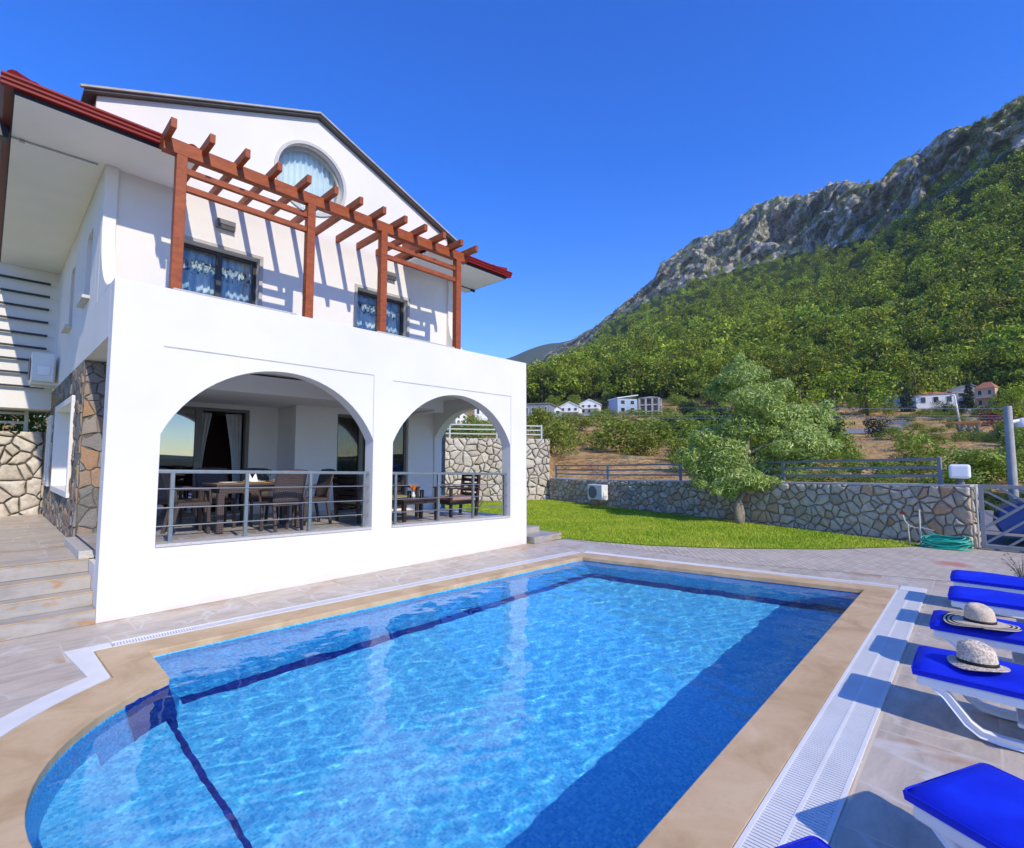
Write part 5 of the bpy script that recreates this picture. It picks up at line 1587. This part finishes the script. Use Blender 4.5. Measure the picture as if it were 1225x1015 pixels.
# the nearest trees, one by one
bark = None
tr = B().tube([(0,0,-.12),(.008,.004,.25),(-.01,.012,.55),(.006,0,.8)], [.028,.022,.015,.006], 7)
for q in ((.3,.16,.05,.52),(.42,-.15,.10,.62),(.5,.05,-.17,.72)): tr.tube([(0,.004,q[0]),(q[1],q[2],q[3])], [.012,.005], 5)
trunk_me = bpy.data.meshes.new('trunk'); trunk_me.from_pydata(tr.v, [], tr.f); trunk_me.shade_smooth(); trunk_me.materials.append(MAT['bark'])
crown_me = [np_mesh('crown', V, F_, MAT['leaf_pine']) for V, F_ in pine_protos]
for i in near_i:
    r = random.Random(int(i)); s = float(hh[i])
    t = thing('pine_tree', 'green rounded pine tree on the lower slope of the forested mountain', 'tree', (dd[i]*math.cos(a[i]), dd[i]*math.sin(a[i]), float(zz[i])-.3), r.uniform(0,6.28), 'pines on the lower mountain slope')
    t.scale = (s*r.uniform(.85,1.15), s*r.uniform(.85,1.15), s)
    link_mesh('crown', crown_me[r.randrange(6)], t); link_mesh('trunk', trunk_me, t)
VS, n0 = [], 0
def scatter(protos, xs_, ys_, zs_, hs_, seed, wid=1.0):
    g = np.random.default_rng(seed); out = []
    for x, y, z, h in zip(xs_, ys_, zs_, hs_):
        V, F_ = protos[g.integers(len(protos))]; t = g.uniform(0, 6.283); c, s = math.cos(t), math.sin(t)
        w = h*g.uniform(.85, 1.2)*wid
        out.append(np.stack([(V[:,0]*c-V[:,1]*s)*w+x, (V[:,0]*s+V[:,1]*c)*w+y, V[:,2]*h+z], -1))
    V = np.concatenate(out); return V, np.arange(len(V)).reshape(-1,4)
fcount = len(far_protos[0][0])
V, F_ = scatter(far_protos, dd[far_i]*np.cos(a[far_i]), dd[far_i]*np.sin(a[far_i]), zz[far_i]-.6, hh[far_i], 5)
fme = np_mesh('mountain_forest', V, F_, MAT['leaf_pine'])
at_ = fme.attributes.new('tint', 'FLOAT', 'POINT'); at_.data.foreach_set('value', np.repeat(np.clip(g.normal(0,.55,len(far_i)),-1,1), fcount).astype(np.float32))
tag(link_mesh('mountain_forest', fme), 'dense green pine forest covering the upper mountain slope', 'forest', kind='stuff')
# scrub on the rock
NB = 5200
px = g.uniform(560, 1430, NB); a2 = np.array([azel(x, 540)[0] for x in px]); d10, z10 = zline(10, a2); d11, z11 = zline(11, a2)
f2 = g.random(NB)**1.3; dd2 = d10+(d11-d10)*f2; zz2 = z10+(z11-z10)*f2
keep = []
for i in range(NB):
    p = Vector((dd2[i]*math.cos(a2[i]), dd2[i]*math.sin(a2[i]), zz2[i]))
    rd = abs(fbm(Vector((p.x*.013, p.y*.013, p.z*.010)), 4)); rd2 = fbm(Vector((p.x*.045, p.y*.045, p.z*.022)), 4)
    dd2[i] += min(1, f2[i]*3+.3)*(1-.55*max(0,(f2[i]-.6)/.4))*(85*(rd-.30)+10*rd2)
    if fbm(p*.02, 3) + .65*(1-f2[i]) > .05: keep.append(i)
keep = np.array(keep)
V, F_ = scatter(far_protos, dd2[keep]*np.cos(a2[keep]), dd2[keep]*np.sin(a2[keep]), zz2[keep]-.8, g.uniform(2.0,5.2,len(keep)), 6, 1.25)
tag(link_mesh('cliff_scrub', np_mesh('cliff_scrub', V, F_, MAT['leaf_pine'])), 'dark scrub bushes clinging to the grey cliffs of the mountain', 'scrub', kind='stuff')

# --- olive tree in the garden
ot = thing('olive_tree', 'grey green olive tree with a leaning crown in front of the low stone wall', 'tree', (14.62,5.05,0))
dep = Vector((14.62,5.05,0)).dot(_FH); mp = dep/FPX*1.0
def opos(px, py, off=0.0):
    lat = (px-882)*mp; z = EYE + (549.5-py)*mp
    p = Vector((14.62,5.05,0)) + _R*lat + _FH*off; return (p.x, p.y, z)
lob = []
r = random.Random(8)
for (x, y, rx, ry, off) in ((889,448,26,22,0),(872,466,18,14,.4),(905,478,34,22,-.2),(925,500,30,22,.2),(955,500,34,22,.3),(982,496,18,16,0),(948,530,38,24,-.4),(975,528,18,18,.2),(868,540,34,28,.2),(846,522,14,12,.1),(880,570,30,16,-.2),(848,566,22,16,.4),(910,556,30,20,.3),(935,560,22,14,-.2),(868,580,26,14,.0),(898,576,24,12,-.2),(950,545,30,18,.2),(830,545,14,12,.2),(960,515,34,24,.1),(893,508,24,20,0)):
    c = opos(x, y, off); lob.append((*c, rx*mp*.86, rx*mp*.86, ry*mp*.84))
    for k in range(7):
        an = r.uniform(0, 6.28); c2 = opos(x+math.cos(an)*rx*.86, y+math.sin(an)*ry*.86, off+r.uniform(-.6,.6)*rx*mp); q = r.uniform(.22,.40)
        lob.append((*c2, rx*mp*q, rx*mp*q, ry*mp*q*1.1))
V, F_ = leaf_cloud(lob, 70000, .058, 9, .36, .5, .4, .45)
V = V - np.array([14.62,5.05,0]); link_mesh('crown', np_mesh('crown', V, F_, MAT['leaf_olive']), ot)
b = B(); P0 = Vector((14.62,5.05,0))
def tub(pts, rs): b.tube(pts, rs, 10)
top = opos(884, 570)
tub([(14.62,5.05,-.05),(14.60,5.06,.25),opos(880,603),opos(888,590),top,opos(893,545),opos(900,515,.1),opos(898,480)], [.15,.11,.09,.085,.075,.06,.045,.02])
tub([(14.66,5.0,-.03),(14.68,4.98,.3),opos(886,600,.1),opos(886,585)], [.10,.075,.06,.05])
for pts in ([top,opos(872,560,.1),opos(858,545,.2)],[opos(893,545),opos(918,530,-.1),opos(945,505,.1),opos(965,498)],[opos(888,585),opos(905,570,-.2),opos(925,550,-.3)],[opos(900,515,.1),opos(925,505,.3),opos(945,515,.3)],[opos(898,500),opos(885,470,.3),opos(893,448)]):
    tub(pts, [.05,.035,.012] if len(pts) == 3 else [.05,.035,.025,.01])
b.build('trunk', MAT['bark_pale'], ot, smooth=True)

# --- shrubs in the middle ground
shrub_protos = []
for s in range(7):
    V, F_ = leaf_cloud(rand_lobes(500+s, 10, .85, .62, .12, .22, .8), 1700, .030, 600+s, .75, .45, .3, .5); shrub_protos.append((V, F_))
sh_me = {}
for mk_ in ('leaf_shrub','leaf_bright','leaf_dark','leaf_olive'):
    sh_me[mk_] = [np_mesh('foliage', V, F_, MAT[mk_]) for V, F_ in shrub_protos[:5 if mk_ == 'leaf_shrub' else 3]]
shr = random.Random(12)
def shrub(px, d, wpx, hpx, mk_='leaf_shrub', label=None, group=None, name='shrub', dz=0.0, z=None):
    x, y, zt = at_px(px, d); k = m_per_px(px, d)
    if z is not None: zt = z
    o = link_mesh(name, shr.choice(sh_me[mk_])); o.location = (x, y, zt-.06*hpx*k+dz); o.rotation_euler = (0,0,shr.uniform(0,6.28))
    o.scale = (wpx*k*1.12, wpx*k*1.12, hpx*k*1.45)
    return tag(o, label or 'rounded green wild shrub on the orange soil slope beyond the stone wall', 'shrub', group or ('wild shrubs on the slope beyond the wall' if label is None else None))
for (px_, d, w, h, mk_) in ((660,44,62,42,'leaf_shrub'),(645,50,40,42,'leaf_shrub'),(682,58,36,28,'leaf_shrub'),(745,50,80,40,'leaf_shrub'),(722,54,40,28,'leaf_shrub'),(768,47,50,30,'leaf_shrub'),(800,62,60,30,'leaf_bright'),(833,46,60,42,'leaf_bright'),(812,42,40,30,'leaf_shrub'),(850,38,60,40,'leaf_bright'),(820,34,42,26,'leaf_shrub'),(862,32,50,30,'leaf_bright'),(790,80,60,24,'leaf_bright'),(760,92,50,20,'leaf_shrub'),(700,100,46,16,'leaf_shrub'),(735,105,40,16,'leaf_bright'),(670,96,44,18,'leaf_shrub'),(645,84,40,22,'leaf_bright'),(835,90,60,22,'leaf_shrub'),(870,80,60,26,'leaf_bright'),(905,70,60,26,'leaf_shrub'),(900,120,60,22,'leaf_shrub'),(845,130,50,18,'leaf_bright'),(800,135,46,15,'leaf_shrub'),
    (1003,55,36,30,'leaf_bright'),(990,42,50,34,'leaf_shrub'),(1015,38,40,26,'leaf_bright'),(1080,44,30,24,'leaf_dark'),(1095,36,60,26,'leaf_shrub'),(1050,33,60,22,'leaf_bright'),(1165,30,80,40,'leaf_shrub'),(1200,30,70,36,'leaf_shrub'),(1145,27,50,26,'leaf_bright'),(1225,32,60,40,'leaf_shrub'),(1180,40,60,26,'leaf_bright'),
    (1030,27,60,16,'leaf_bright'),(975,28,60,18,'leaf_bright'),(1075,27,60,15,'leaf_bright'),(1110,27,46,18,'leaf_shrub'),(940,30,60,24,'leaf_shrub'),(905,29,60,26,'leaf_bright'),(1008,24.9,60,14,'leaf_bright'),(1060,24.9,70,13,'leaf_bright'),(1100,24.9,60,14,'leaf_bright'),
    (545,40,40,20,'leaf_shrub'),(565,36,40,24,'leaf_bright'),(590,38,40,22,'leaf_shrub'),(530,60,40,20,'leaf_dark'),(575,70,40,18,'leaf_bright'),(608,60,40,20,'leaf_shrub')):
    shrub(px_, d, w, h, mk_)
# random fill higher up, keeping clear of the bare soil, the road and the houses
cnt = 0
while cnt < 175:
    d = shr.choice([shr.uniform(62, 235), shr.uniform(48, 110)]); px_ = shr.uniform(640, 1240)
    x, y, z = at_px(px_, d); k = m_per_px(px_, d); py = 549.5-(z-EYE)/k
    if 985 < px_ < 1140 and 500 < py < 562: continue
    if 640 < px_ < 800 and 511 < py: continue
    if 628 < px_ < 800 and 140 < d < 205: continue
    if 1060 < px_ < 1205 and 185 < d < 225: continue
    if 1120 < px_ < 1215 and 45 < d < 175: continue
    h = shr.uniform(1.8, 4.2)*(1.3 if d > 150 else 1)
    shrub(px_, d, h*1.35/k, h/k, shr.choice(['leaf_shrub','leaf_shrub','leaf_bright','leaf_dark']))
    cnt += 1
# dark broad trees at the foot of the mountain, right
for (px_, d, h, w) in ((960,150,52,60),(1000,170,56,70),(1040,178,60,80),(1100,205,60,60),(905,190,44,56),(840,210,40,50),(1215,150,60,60),(1140,215,58,60)):
    x, y, z = at_px(px_, d); k = m_per_px(px_, d)
    t = thing('broadleaf_tree', 'broad dark green tree at the foot of the mountain near the houses', 'tree', (x,y,z-.3), shr.uniform(0,6), 'broad trees at the foot of the mountain')
    t.scale = (w*k*.95, w*k*.95, h*k); link_mesh('crown', crown_me[shr.randrange(6)], t); link_mesh('trunk', trunk_me, t)
# pines and bushes at the left edge above the path wall
for (x, y, s, mk_) in ((-.9,16.6,1.5,'leaf_bright'),(.3,16.4,1.3,'leaf_bright'),(-2.2,16.8,1.6,'leaf_shrub'),(1.6,17.2,1.5,'leaf_bright')):
    o = link_mesh('shrub', shr.choice(sh_me[mk_])); o.location = (x,y,1.9); o.scale = (s*1.3,s*1.3,s*1.5)
    tag(o, 'bright green bush behind the rail at the end of the raised path', 'shrub', 'bushes behind the path wall')
# small plants by the lawn and by the loungers
def leafy(name, label, loc, h, n, mk_, seed, w=.5, flower=None):
    t = thing(name, label, 'plant', loc); r = random.Random(seed); V = []; F_ = []; st = B()
    for k in range(n):
        a = r.uniform(0,6.28); l_ = h*r.uniform(.5,1); q = Vector((math.cos(a)*w*r.random(), math.sin(a)*w*r.random(), l_))
        st.tube([(0,0,0),(q.x*.4,q.y*.4,q.z*.6),q], [.006,.004,.002], 4)
        for j in range(9):
            f = r.uniform(.3,1); c = Vector((q.x*f, q.y*f, q.z*f)); b2 = r.uniform(0,6.28); s_ = r.uniform(.02,.04)*(h/.5)**.5
            dv = Vector((math.cos(b2), math.sin(b2), r.uniform(-.2,.6)))*s_; sv = Vector((-math.sin(b2), math.cos(b2), 0))*s_*.45
            i0 = len(V); V += [c, c+dv*.5+sv, c+dv, c+dv*.5-sv]; F_.append((i0,i0+1,i0+2,i0+3))
    link_mesh('foliage', np_mesh('foliage', [tuple(v) for v in V], F_, MAT[mk_]), t)
    st.build('stem', MAT['bark_pale'], t, world=False)
    return t
leafy('garden_plant', 'small leafy plant on the lawn seen through the right arch of the porch', (11.9,12.9,.0), .55, 40, 'leaf_bright', 4, .35)
leafy('garden_plant', 'thin leafy plant with yellow green leaves behind the farthest lounger', (10.35,-.34,.0), .46, 26, 'leaf_blossom', 6, .38)

# --- special plants by the far houses
def cone_tree(name, label, px_, d, wpx, hpx, mk_, n=900, layers=False):
    x, y, z = at_px(px_, d); k = m_per_px(px_, d); h, w = hpx*k, wpx*k
    lob = []
    m_ = 14
    for i in range(m_):
        f = i/(m_-1); rr_ = w*.5*((1-f)**.8*.95+.06) if not layers else w*.5*(1-f)*(1 if i % 2 else .6)+.05
        lob.append((0,0,h*(.06+.92*f),rr_,rr_,h/m_*(.9 if not layers else .45)))
    V, F_ = leaf_cloud(lob, n, h*.035, 31, .7, .5)
    t = thing(name, label, 'tree', (x,y,z-.4)); link_mesh('crown', np_mesh('crown', V, F_, MAT[mk_]), t)
    B().tube([(0,0,-.3),(0,0,h*.3)], [w*.06,w*.05], 7).build('trunk', MAT['bark'], t, world=False)
cone_tree('cypress_tree', 'tall narrow dark cypress beside the grey roofed house', 1163, 190, 15, 50, 'leaf_dark')
cone_tree('cypress_tree', 'dark cypress right of the salmon villa', 1201, 190, 14, 36, 'leaf_dark')
cone_tree('spruce_tree', 'layered dark spruce in front of the white house with the orange roof', 1088, 190, 24, 46, 'leaf_dark', 700, True)
def bush_mesh(mk_, seed): return np_mesh('foliage', *leaf_cloud(rand_lobes(seed, 12, .9, .7, .1, .22, .8), 1100, .03, seed+1, .8, .35, .3, .6), MAT[mk_])
for (nm, lab, px_, d, w, h, mk_) in (('bougainvillea','magenta red flowering bougainvillea left of the concrete post',1189,152,34,27,'leaf_magenta'),('blossom_shrub','pale blossoming shrub left of the thin white pole',1130,186,26,18,'leaf_blossom')):
    x, y, z = at_px(px_, d); k = m_per_px(px_, d); o = link_mesh(nm, bush_mesh(mk_, 900+px_)); o.location = (x,y,z-.2); o.scale = (w*k,w*k,h*k*1.25); tag(o, lab, 'shrub')
x, y, z = at_px(1160, 132); k = m_per_px(1160, 132)
b = B(); r = random.Random(2)
for j in range(3):
    for i in range(22):
        a_ = r.uniform(0,6.28); e = r.uniform(.3,1.3); L_ = r.uniform(1.3,2.2); c0 = Vector((x+(j-1)*1.7*_R.x, y+(j-1)*1.7*_R.y, z)); dv = Vector((math.cos(a_)*math.cos(e), math.sin(a_)*math.cos(e), math.sin(e)))*L_
        sv = Vector((-math.sin(a_), math.cos(a_), 0))*.15; b.add([c0-sv, c0+sv, c0+dv*.5+sv*1.1, c0+dv, c0+dv*.5-sv*1.1], [(0,1,2,3,4)])
tag(b.build('agave_plant', MAT['agave_leaf'], fix=False), 'blue green spiky agaves below the orange timber planter', 'plant')

# ================================================================ FAR HOUSES
def far_house(label, px0, px1, py0, py1, d, wall, roof, roof_mat, rot=0.0, wins=(2,3), balcony=False, depthf=.8, name='house', extra=None):
    pc_ = (px0+px1)/2; a = azel(pc_, 540)[0]; x, y = d*math.cos(a), d*math.sin(a); k = m_per_px(pc_, d)
    w = (px1-px0)*k; h = (py1-py0)*k; zb = EYE + (549.5-py1)*k
    dp = w*depthf
    t = thing(name, label, 'house', (x,y,zb), a-math.pi/2+rot)     # local -y faces the viewer
    hr = {'gable':.30,'hip':.25,'flat':.06,'mono':.2}[roof]*h; hw = h-hr
    b = B(); b.box(-w/2*.93,w/2*.93,-dp/2,dp/2,-4,hw)
    if roof == 'gable': b.prism([[(-w/2*.93,hw),(w/2*.93,hw),(0,h*.985)]], -dp/2, dp/2, 'y')
    b.build('wall', MAT[wall], t, world=False)
    b = B(); e = w*.5; o_ = .25
    if roof == 'gable':
        for s in (-1,1):
            V = [(s*e*1.02,-dp/2-o_,hw-.15),(0,-dp/2-o_,h),(0,dp/2+o_,h),(s*e*1.02,dp/2+o_,hw-.15)]; V += [(x_,y_,z_+.22) for x_,y_,z_ in V]
            b.add(V, [(0,1,2,3),(7,6,5,4),(0,4,5,1),(1,5,6,2),(2,6,7,3),(3,7,4,0)])
    elif roof == 'hip':
        b.add([(-e,-dp/2-o_,hw),(e,-dp/2-o_,hw),(e,dp/2+o_,hw),(-e,dp/2+o_,hw),(-e*.35,0,h),(e*.35,0,h)], [(0,1,5,4),(1,2,5),(2,3,4,5),(3,0,4),(3,2,1,0)])
    elif roof == 'mono':
        V = [(-e,-dp/2-o_,hw),(e,-dp/2-o_,h),(e,dp/2+o_,h),(-e,dp/2+o_,hw)]; V += [(x_,y_,z_+.3) for x_,y_,z_ in V]; b.add(V, [(3,2,1,0),(4,5,6,7),(0,1,5,4),(1,2,6,5),(2,3,7,6),(3,0,4,7)])
    else: b.box(-e,e,-dp/2-o_,dp/2+o_,hw,h)
    b.build('roof', MAT[roof_mat], t, world=False)
    rows, cl = wins
    for j in range(rows):
        for i in range(cl):
            wx = w*.9/cl; wz = hw/rows; cx_ = -w*.45+wx*(i+.5); z0 = wz*(j+.28)
            f = B(); yy = -dp/2-.03
            f.box(cx_-wx*.2,cx_+wx*.2,yy-.06,yy+.02,z0-.08,z0); f.box(cx_-wx*.2,cx_+wx*.2,yy-.06,yy+.02,z0+wz*.5,z0+wz*.5+.08)
            f.box(cx_-wx*.2-.08,cx_-wx*.2,yy-.06,yy+.02,z0,z0+wz*.5); f.box(cx_+wx*.2,cx_+wx*.2+.08,yy-.06,yy+.02,z0,z0+wz*.5)
            fo = f.build('window', MAT['wall_white'], t, world=False)
            B().box(cx_-wx*.2,cx_+wx*.2,yy-.015,yy+.02,z0,z0+wz*.5).build('pane', MAT['window_dark'], fo, world=False)
    if balcony:
        B().box(-w*.46,w*.46,-dp/2-1.4,-dp/2-.02,hw*.48,hw*.52).build('balcony', MAT['wall_white'], t, world=False)
        f = B(); f.bar((-w*.46,-dp/2-1.38,hw*.52+.9),(w*.46,-dp/2-1.38,hw*.52+.9),.06,.06)
        for i in range(9): f.bar((-w*.46+w*.92*i/8,-dp/2-1.38,hw*.52),(-w*.46+w*.92*i/8,-dp/2-1.38,hw*.52+.9),.05,.05)
        f.build('balustrade', MAT['steel'], t, world=False)
    return t
far_house('grey flat roofed house with tall bright windows, just right of the villa corner', 628, 662, 484, 502, 150, 'wall_grey', 'flat', 'roof_grey', -.25, (1,4))
far_house('small white gabled house beside the grey flat roofed one', 661, 672, 487, 498, 158, 'wall_white', 'gable', 'roof_grey', .2, (1,1))
far_house('white gabled house with a balcony, left of a similar higher one', 671, 696, 482, 501, 162, 'wall_white', 'gable', 'wall_white', -.2, (2,3), True)
far_house('white gabled house with a balcony standing a little higher than its twin', 695, 719, 479, 496, 176, 'wall_white', 'gable', 'wall_white', -.15, (2,3), True)
far_house('pale blue cubic house with a white flat roof', 732, 760, 474, 496, 180, 'wall_blue', 'mono', 'wall_white', .5, (2,2))
far_house('white low house with an orange tiled roof behind the spruce', 1098, 1138, 469, 487, 208, 'wall_white', 'hip', 'roof_far', .25, (1,3))
far_house('bluish white garage house left of the spruce', 1066, 1090, 470, 487, 212, 'wall_blue', 'mono', 'roof_grey', -.2, (1,2))
far_house('house with a broad pale grey pitched roof behind the cypress', 1135, 1174, 462, 488, 212, 'wall_grey', 'gable', 'wall_grey', .5, (2,2))
far_house('salmon orange villa with white trim right of the cypress', 1176, 1196, 457, 488, 206, 'wall_salmon', 'hip', 'roof_far', -.3, (2,2), True)
far_house('small cream house at the right edge among trees', 1208, 1222, 467, 478, 222, 'wall_salmon', 'gable', 'roof_far', .1, (1,2))
far_house('pale house seen through the porch side arch above the retaining wall', 543, 558, 492, 508, 120, 'wall_white', 'gable', 'wall_grey', .2, (2,2))
far_house('second pale house seen through the porch side arch, further right', 566, 590, 486, 500, 150, 'wall_white', 'flat', 'wall_white', .1, (1,3))
# concrete frame of an unfinished house
d = 172; a_ = azel(779, 540)[0]; k = m_per_px(779, d); x, y = d*math.cos(a_), d*math.sin(a_); w = 24*k; h = 17*k; zb = EYE+(549.5-493)*k
t = thing('unfinished_house', 'raw concrete frame of an unfinished two storey house on the slope', 'building', (x,y,zb), a_-math.pi/2-.15)
for z0 in (0, h*.46, h*.93): B().box(-w/2,w/2,-w*.4,w*.4,z0-.18,z0+.18).build('slab', MAT['concrete_raw'], t, world=False)
for i in range(4):
    for yy in (-w*.38, w*.38): B().box(-w*.47+w*.94*i/3-.28,-w*.47+w*.94*i/3+.28,yy-.25,yy+.25,-3 if True else 0,h*.93).build('column', MAT['concrete_raw'], t, world=False)
B().add([(-w*.52,-w*.44,h*.95),(w*.52,-w*.44,h*.95),(w*.52,w*.44,h*.95),(-w*.52,w*.44,h*.95),(0,0,h*1.1)], [(0,1,4),(1,2,4),(2,3,4),(3,0,4),(3,2,1,0)]).build('roof', MAT['concrete_raw'], t, world=False)
B().box(-w*.46,w*.46,w*.30,w*.36,0,h*.9).build('back_wall', MAT['wall_grey'], t, world=False)
# terrace walls, planter and road on the right
def wall_at(name, label, px0, px1, py0, py1, d, mat, th=.5, cat='wall'):
    p0 = at_px(px0, d); p1 = at_px(px1, d); k = m_per_px((px0+px1)/2, d); z0 = EYE+(549.5-py1)*k; z1 = EYE+(549.5-py0)*k
    o = B().bar((p0[0],p0[1],(z0+z1)/2-.6),(p1[0],p1[1],(z0+z1)/2-.3), th, z1-z0+.6).build(name, MAT[mat], bevel=.05); tag(o, label, cat); return o
t = thing('terrace_wall', 'pale stone terrace wall below the salmon villa', 'wall', at_px(1160, 184)); 
p0 = Vector(at_px(1143, 184)); p1 = Vector(at_px(1176, 184)); k = m_per_px(1160, 184); zz_ = EYE+(549.5-499)*k
b = B(); dv = (p1-p0); dv.z = 0; Lw = dv.length; dv.normalize(); nv_ = Vector((dv.y,-dv.x,0))
if nv_.dot(_FH) > 0: nv_ = -nv_
def Pt(u, v, w_): q = p0+dv*u+nv_*w_; return (q.x, q.y, zz_+v)
stones(b, Pt, Lw, 2.3, .9, .8, .35, .03, .1, 61); b.build('stone_face', MAT['stone_pale'], t, smooth=True, auto=50)
q0, q1 = p0-nv_*.25, p1-nv_*.25
B().bar((q0.x,q0.y,zz_+.2),(q1.x,q1.y,zz_+.2),.4,2.3).build('core', MAT['mortar'], t)
t = thing('rubble_wall', 'low pale rubble wall above the orange soil on the right', 'wall', at_px(1170, 118))
p0 = Vector(at_px(1150, 118)); p1 = Vector(at_px(1203, 118)); k = m_per_px(1170, 118); zz_ = EYE+(549.5-528)*k
dv = (p1-p0); dv.z = 0; Lw = dv.length; dv.normalize(); nv_ = Vector((dv.y,-dv.x,0))
if nv_.dot(_FH) > 0: nv_ = -nv_
b = B(); stones(b, Pt, Lw, 1.5, .7, .6, .38, .02, .1, 62); b.build('stone_face', MAT['stone_pale'], t, smooth=True, auto=50)
q0, q1 = p0-nv_*.22, p1-nv_*.22
B().bar((q0.x,q0.y,zz_+.5),(q1.x,q1.y,zz_+.5),.4,1.9).build('core', MAT['mortar'], t)
wall_at('garden_wall', 'dark grey garden wall left of the spruce', 1060, 1086, 503, 511, 150, 'wall_grey', .4)
# timber planter
d = 146; p0 = at_px(1133, d); p1 = at_px(1175, d); k = m_per_px(1154, d); z0 = EYE+(549.5-515)*k; z1 = EYE+(549.5-506)*k
t = thing('timber_planter', 'long orange brown timber trough beside the magenta bush', 'planter', ((p0[0]+p1[0])/2,(p0[1]+p1[1])/2,z0))
B().bar((p0[0],p0[1],(z0+z1)/2),(p1[0],p1[1],(z0+z1)/2),.8,z1-z0+.4).build('box', MAT['planter_wood'], t, bevel=.03)
B().bar((p0[0],p0[1],z1),(p1[0],p1[1],z1),1.1,.5).build('rim', MAT['planter_wood'], t, bevel=.03)
# track on the slope
V = []
for (px_, d, hw) in ((960,126,2.4),(1010,128,2.6),(1045,132,2.8),(1075,140,2.8),(1092,152,2.4)):
    for s in (-1,1):
        dd_ = d+s*hw*2.2; x, y, z = at_px(px_, dd_); V.append((x,y,z+.18))
struct(link_mesh('road', np_mesh('road', V, [(i*2,i*2+1,i*2+3,i*2+2) for i in range(4)], MAT['asphalt'])))
# concrete post and thin lamp pole, wires
a_ = azel(1209, 540)[0]; d = 17.5; x, y = d*math.cos(a_), d*math.sin(a_); k = m_per_px(1209, d); zt_ = EYE+(549.5-486)*k
t = thing('concrete_post', 'stout round concrete utility post behind the gate', 'post', (x,y,-.9))
B().tube([(x,y,-1.0),(x,y,1.5),(x,y,zt_)], [.095,.09,.08], 20).build('shaft', MAT['concrete'], t, smooth=True, auto=50)
q = _R*.28
b = B(); b.tube([(x,y,EYE+44*k),(x+q.x,y+q.y,EYE+46*k)], .05, 10); b.lathe([(0,0),(.14,.02),(.16,.12),(.10,.24),(0,.26)], (x+q.x*1.25,y+q.y*1.25,EYE+37*k), 16); b.build('insulator', MAT['white_enamel'], t, smooth=True, auto=50)
for j, (pyA, pyB) in enumerate(((489,482),(497.5,492),(500.5,495.5))):
    zA = EYE+(549.5-pyA)*k; xb, yb, _ = at_px(600, 75); kb = m_per_px(600, 75); zB = EYE+(549.5-pyB)*kb
    pts = []
    for i in range(25):
        f = i/24; pts.append((x+(xb-x)*f, y+(yb-y)*f, zA+(zB-zA)*f-.9*4*f*(1-f)*.25))
    tag(B().tube(pts, .006, 5).build('power_cable', MAT['pale_rail']), 'thin pale power cable strung left from the concrete post', 'cable', 'power cables from the concrete post')
a_ = azel(1151, 540)[0]; d = 156; x, y = d*math.cos(a_), d*math.sin(a_); k = m_per_px(1151, d); zb = EYE+(549.5-508)*k; zt_ = EYE+(549.5-474)*k; q = _R*(-.9)
t = thing('lamp_pole', 'thin pale leaning lamp pole above the orange timber trough', 'lamp post', (x,y,zb-.6))
B().tube([(x,y,zb-.8),(x+q.x,y+q.y,zt_)], [.22,.16], 10).build('pole', MAT['plate'], t, smooth=True)
B().lathe([(0,0),(.4,.04),(.5,.2),(.4,.4),(0,.44)], (x+q.x*1.6,y+q.y*1.6,zt_), 14).build('lamp_head', MAT['plate'], t, smooth=True)

# green cover before and between the far houses
for (px_, d, w, h, mk_) in ((640,138,34,10,'leaf_shrub'),(668,145,34,9,'leaf_bright'),(690,150,30,9,'leaf_shrub'),(712,160,30,8,'leaf_bright'),(730,165,22,10,'leaf_shrub'),(748,166,26,8,'leaf_shrub'),(775,160,34,9,'leaf_bright'),(800,165,30,12,'leaf_shrub'),(724,185,16,14,'leaf_dark'),(764,186,14,16,'leaf_dark'),
    (1070,112,34,16,'leaf_bright'),(1050,118,34,24,'leaf_dark'),(1100,108,30,12,'leaf_shrub'),(1115,104,34,12,'leaf_shrub'),(1145,112,24,12,'leaf_shrub'),(1165,115,30,12,'leaf_bright'),(1182,112,24,10,'leaf_shrub'),(1205,118,40,26,'leaf_shrub'),(1220,112,40,28,'leaf_dark'),(1104,95,30,14,'leaf_bright'),(1080,85,34,12,'leaf_shrub'),(1120,75,30,10,'leaf_bright'),(1135,180,20,14,'leaf_dark'),(1112,178,18,9,'leaf_shrub'),(1150,182,18,12,'leaf_dark'),(1178,176,18,14,'leaf_shrub'),(1064,176,22,16,'leaf_shrub'),(1098,170,20,8,'leaf_bright'),(1125,165,26,9,'leaf_bright'),(1190,168,24,12,'leaf_bright'),(1085,160,30,10,'leaf_shrub'),(1150,158,30,9,'leaf_shrub'),(1214,90,24,20,'leaf_dark'),(1224,60,30,24,'leaf_bright'),(1138,140,14,8,'leaf_bright'),(1112,128,30,8,'leaf_bright'),(1098,138,26,9,'leaf_shrub')):
    shrub(px_, d, w, h, mk_)

# ================================================================ AIR
hz_ = bpy.data.materials.new('haze'); hz_.use_nodes = True; ht = hz_.node_tree
ht.nodes.remove(ht.nodes['Principled BSDF'])
pv = ht.nodes.new('ShaderNodeVolumePrincipled'); pv.inputs['Color'].default_value = (.72,.84,1.0,1); pv.inputs['Density'].default_value = .00009; pv.inputs['Anisotropy'].default_value = .0
ht.links.new(pv.outputs[0], ht.nodes['Material Output'].inputs['Volume'])
b = B(); b.box(-4300,4300,-4300,4300,-4.0,960)
o = b.build('haze', hz_); o['kind'] = 'stuff'; o['label'] = 'thin pale blue summer haze lying over the valley and mountain'; o['category'] = 'haze'
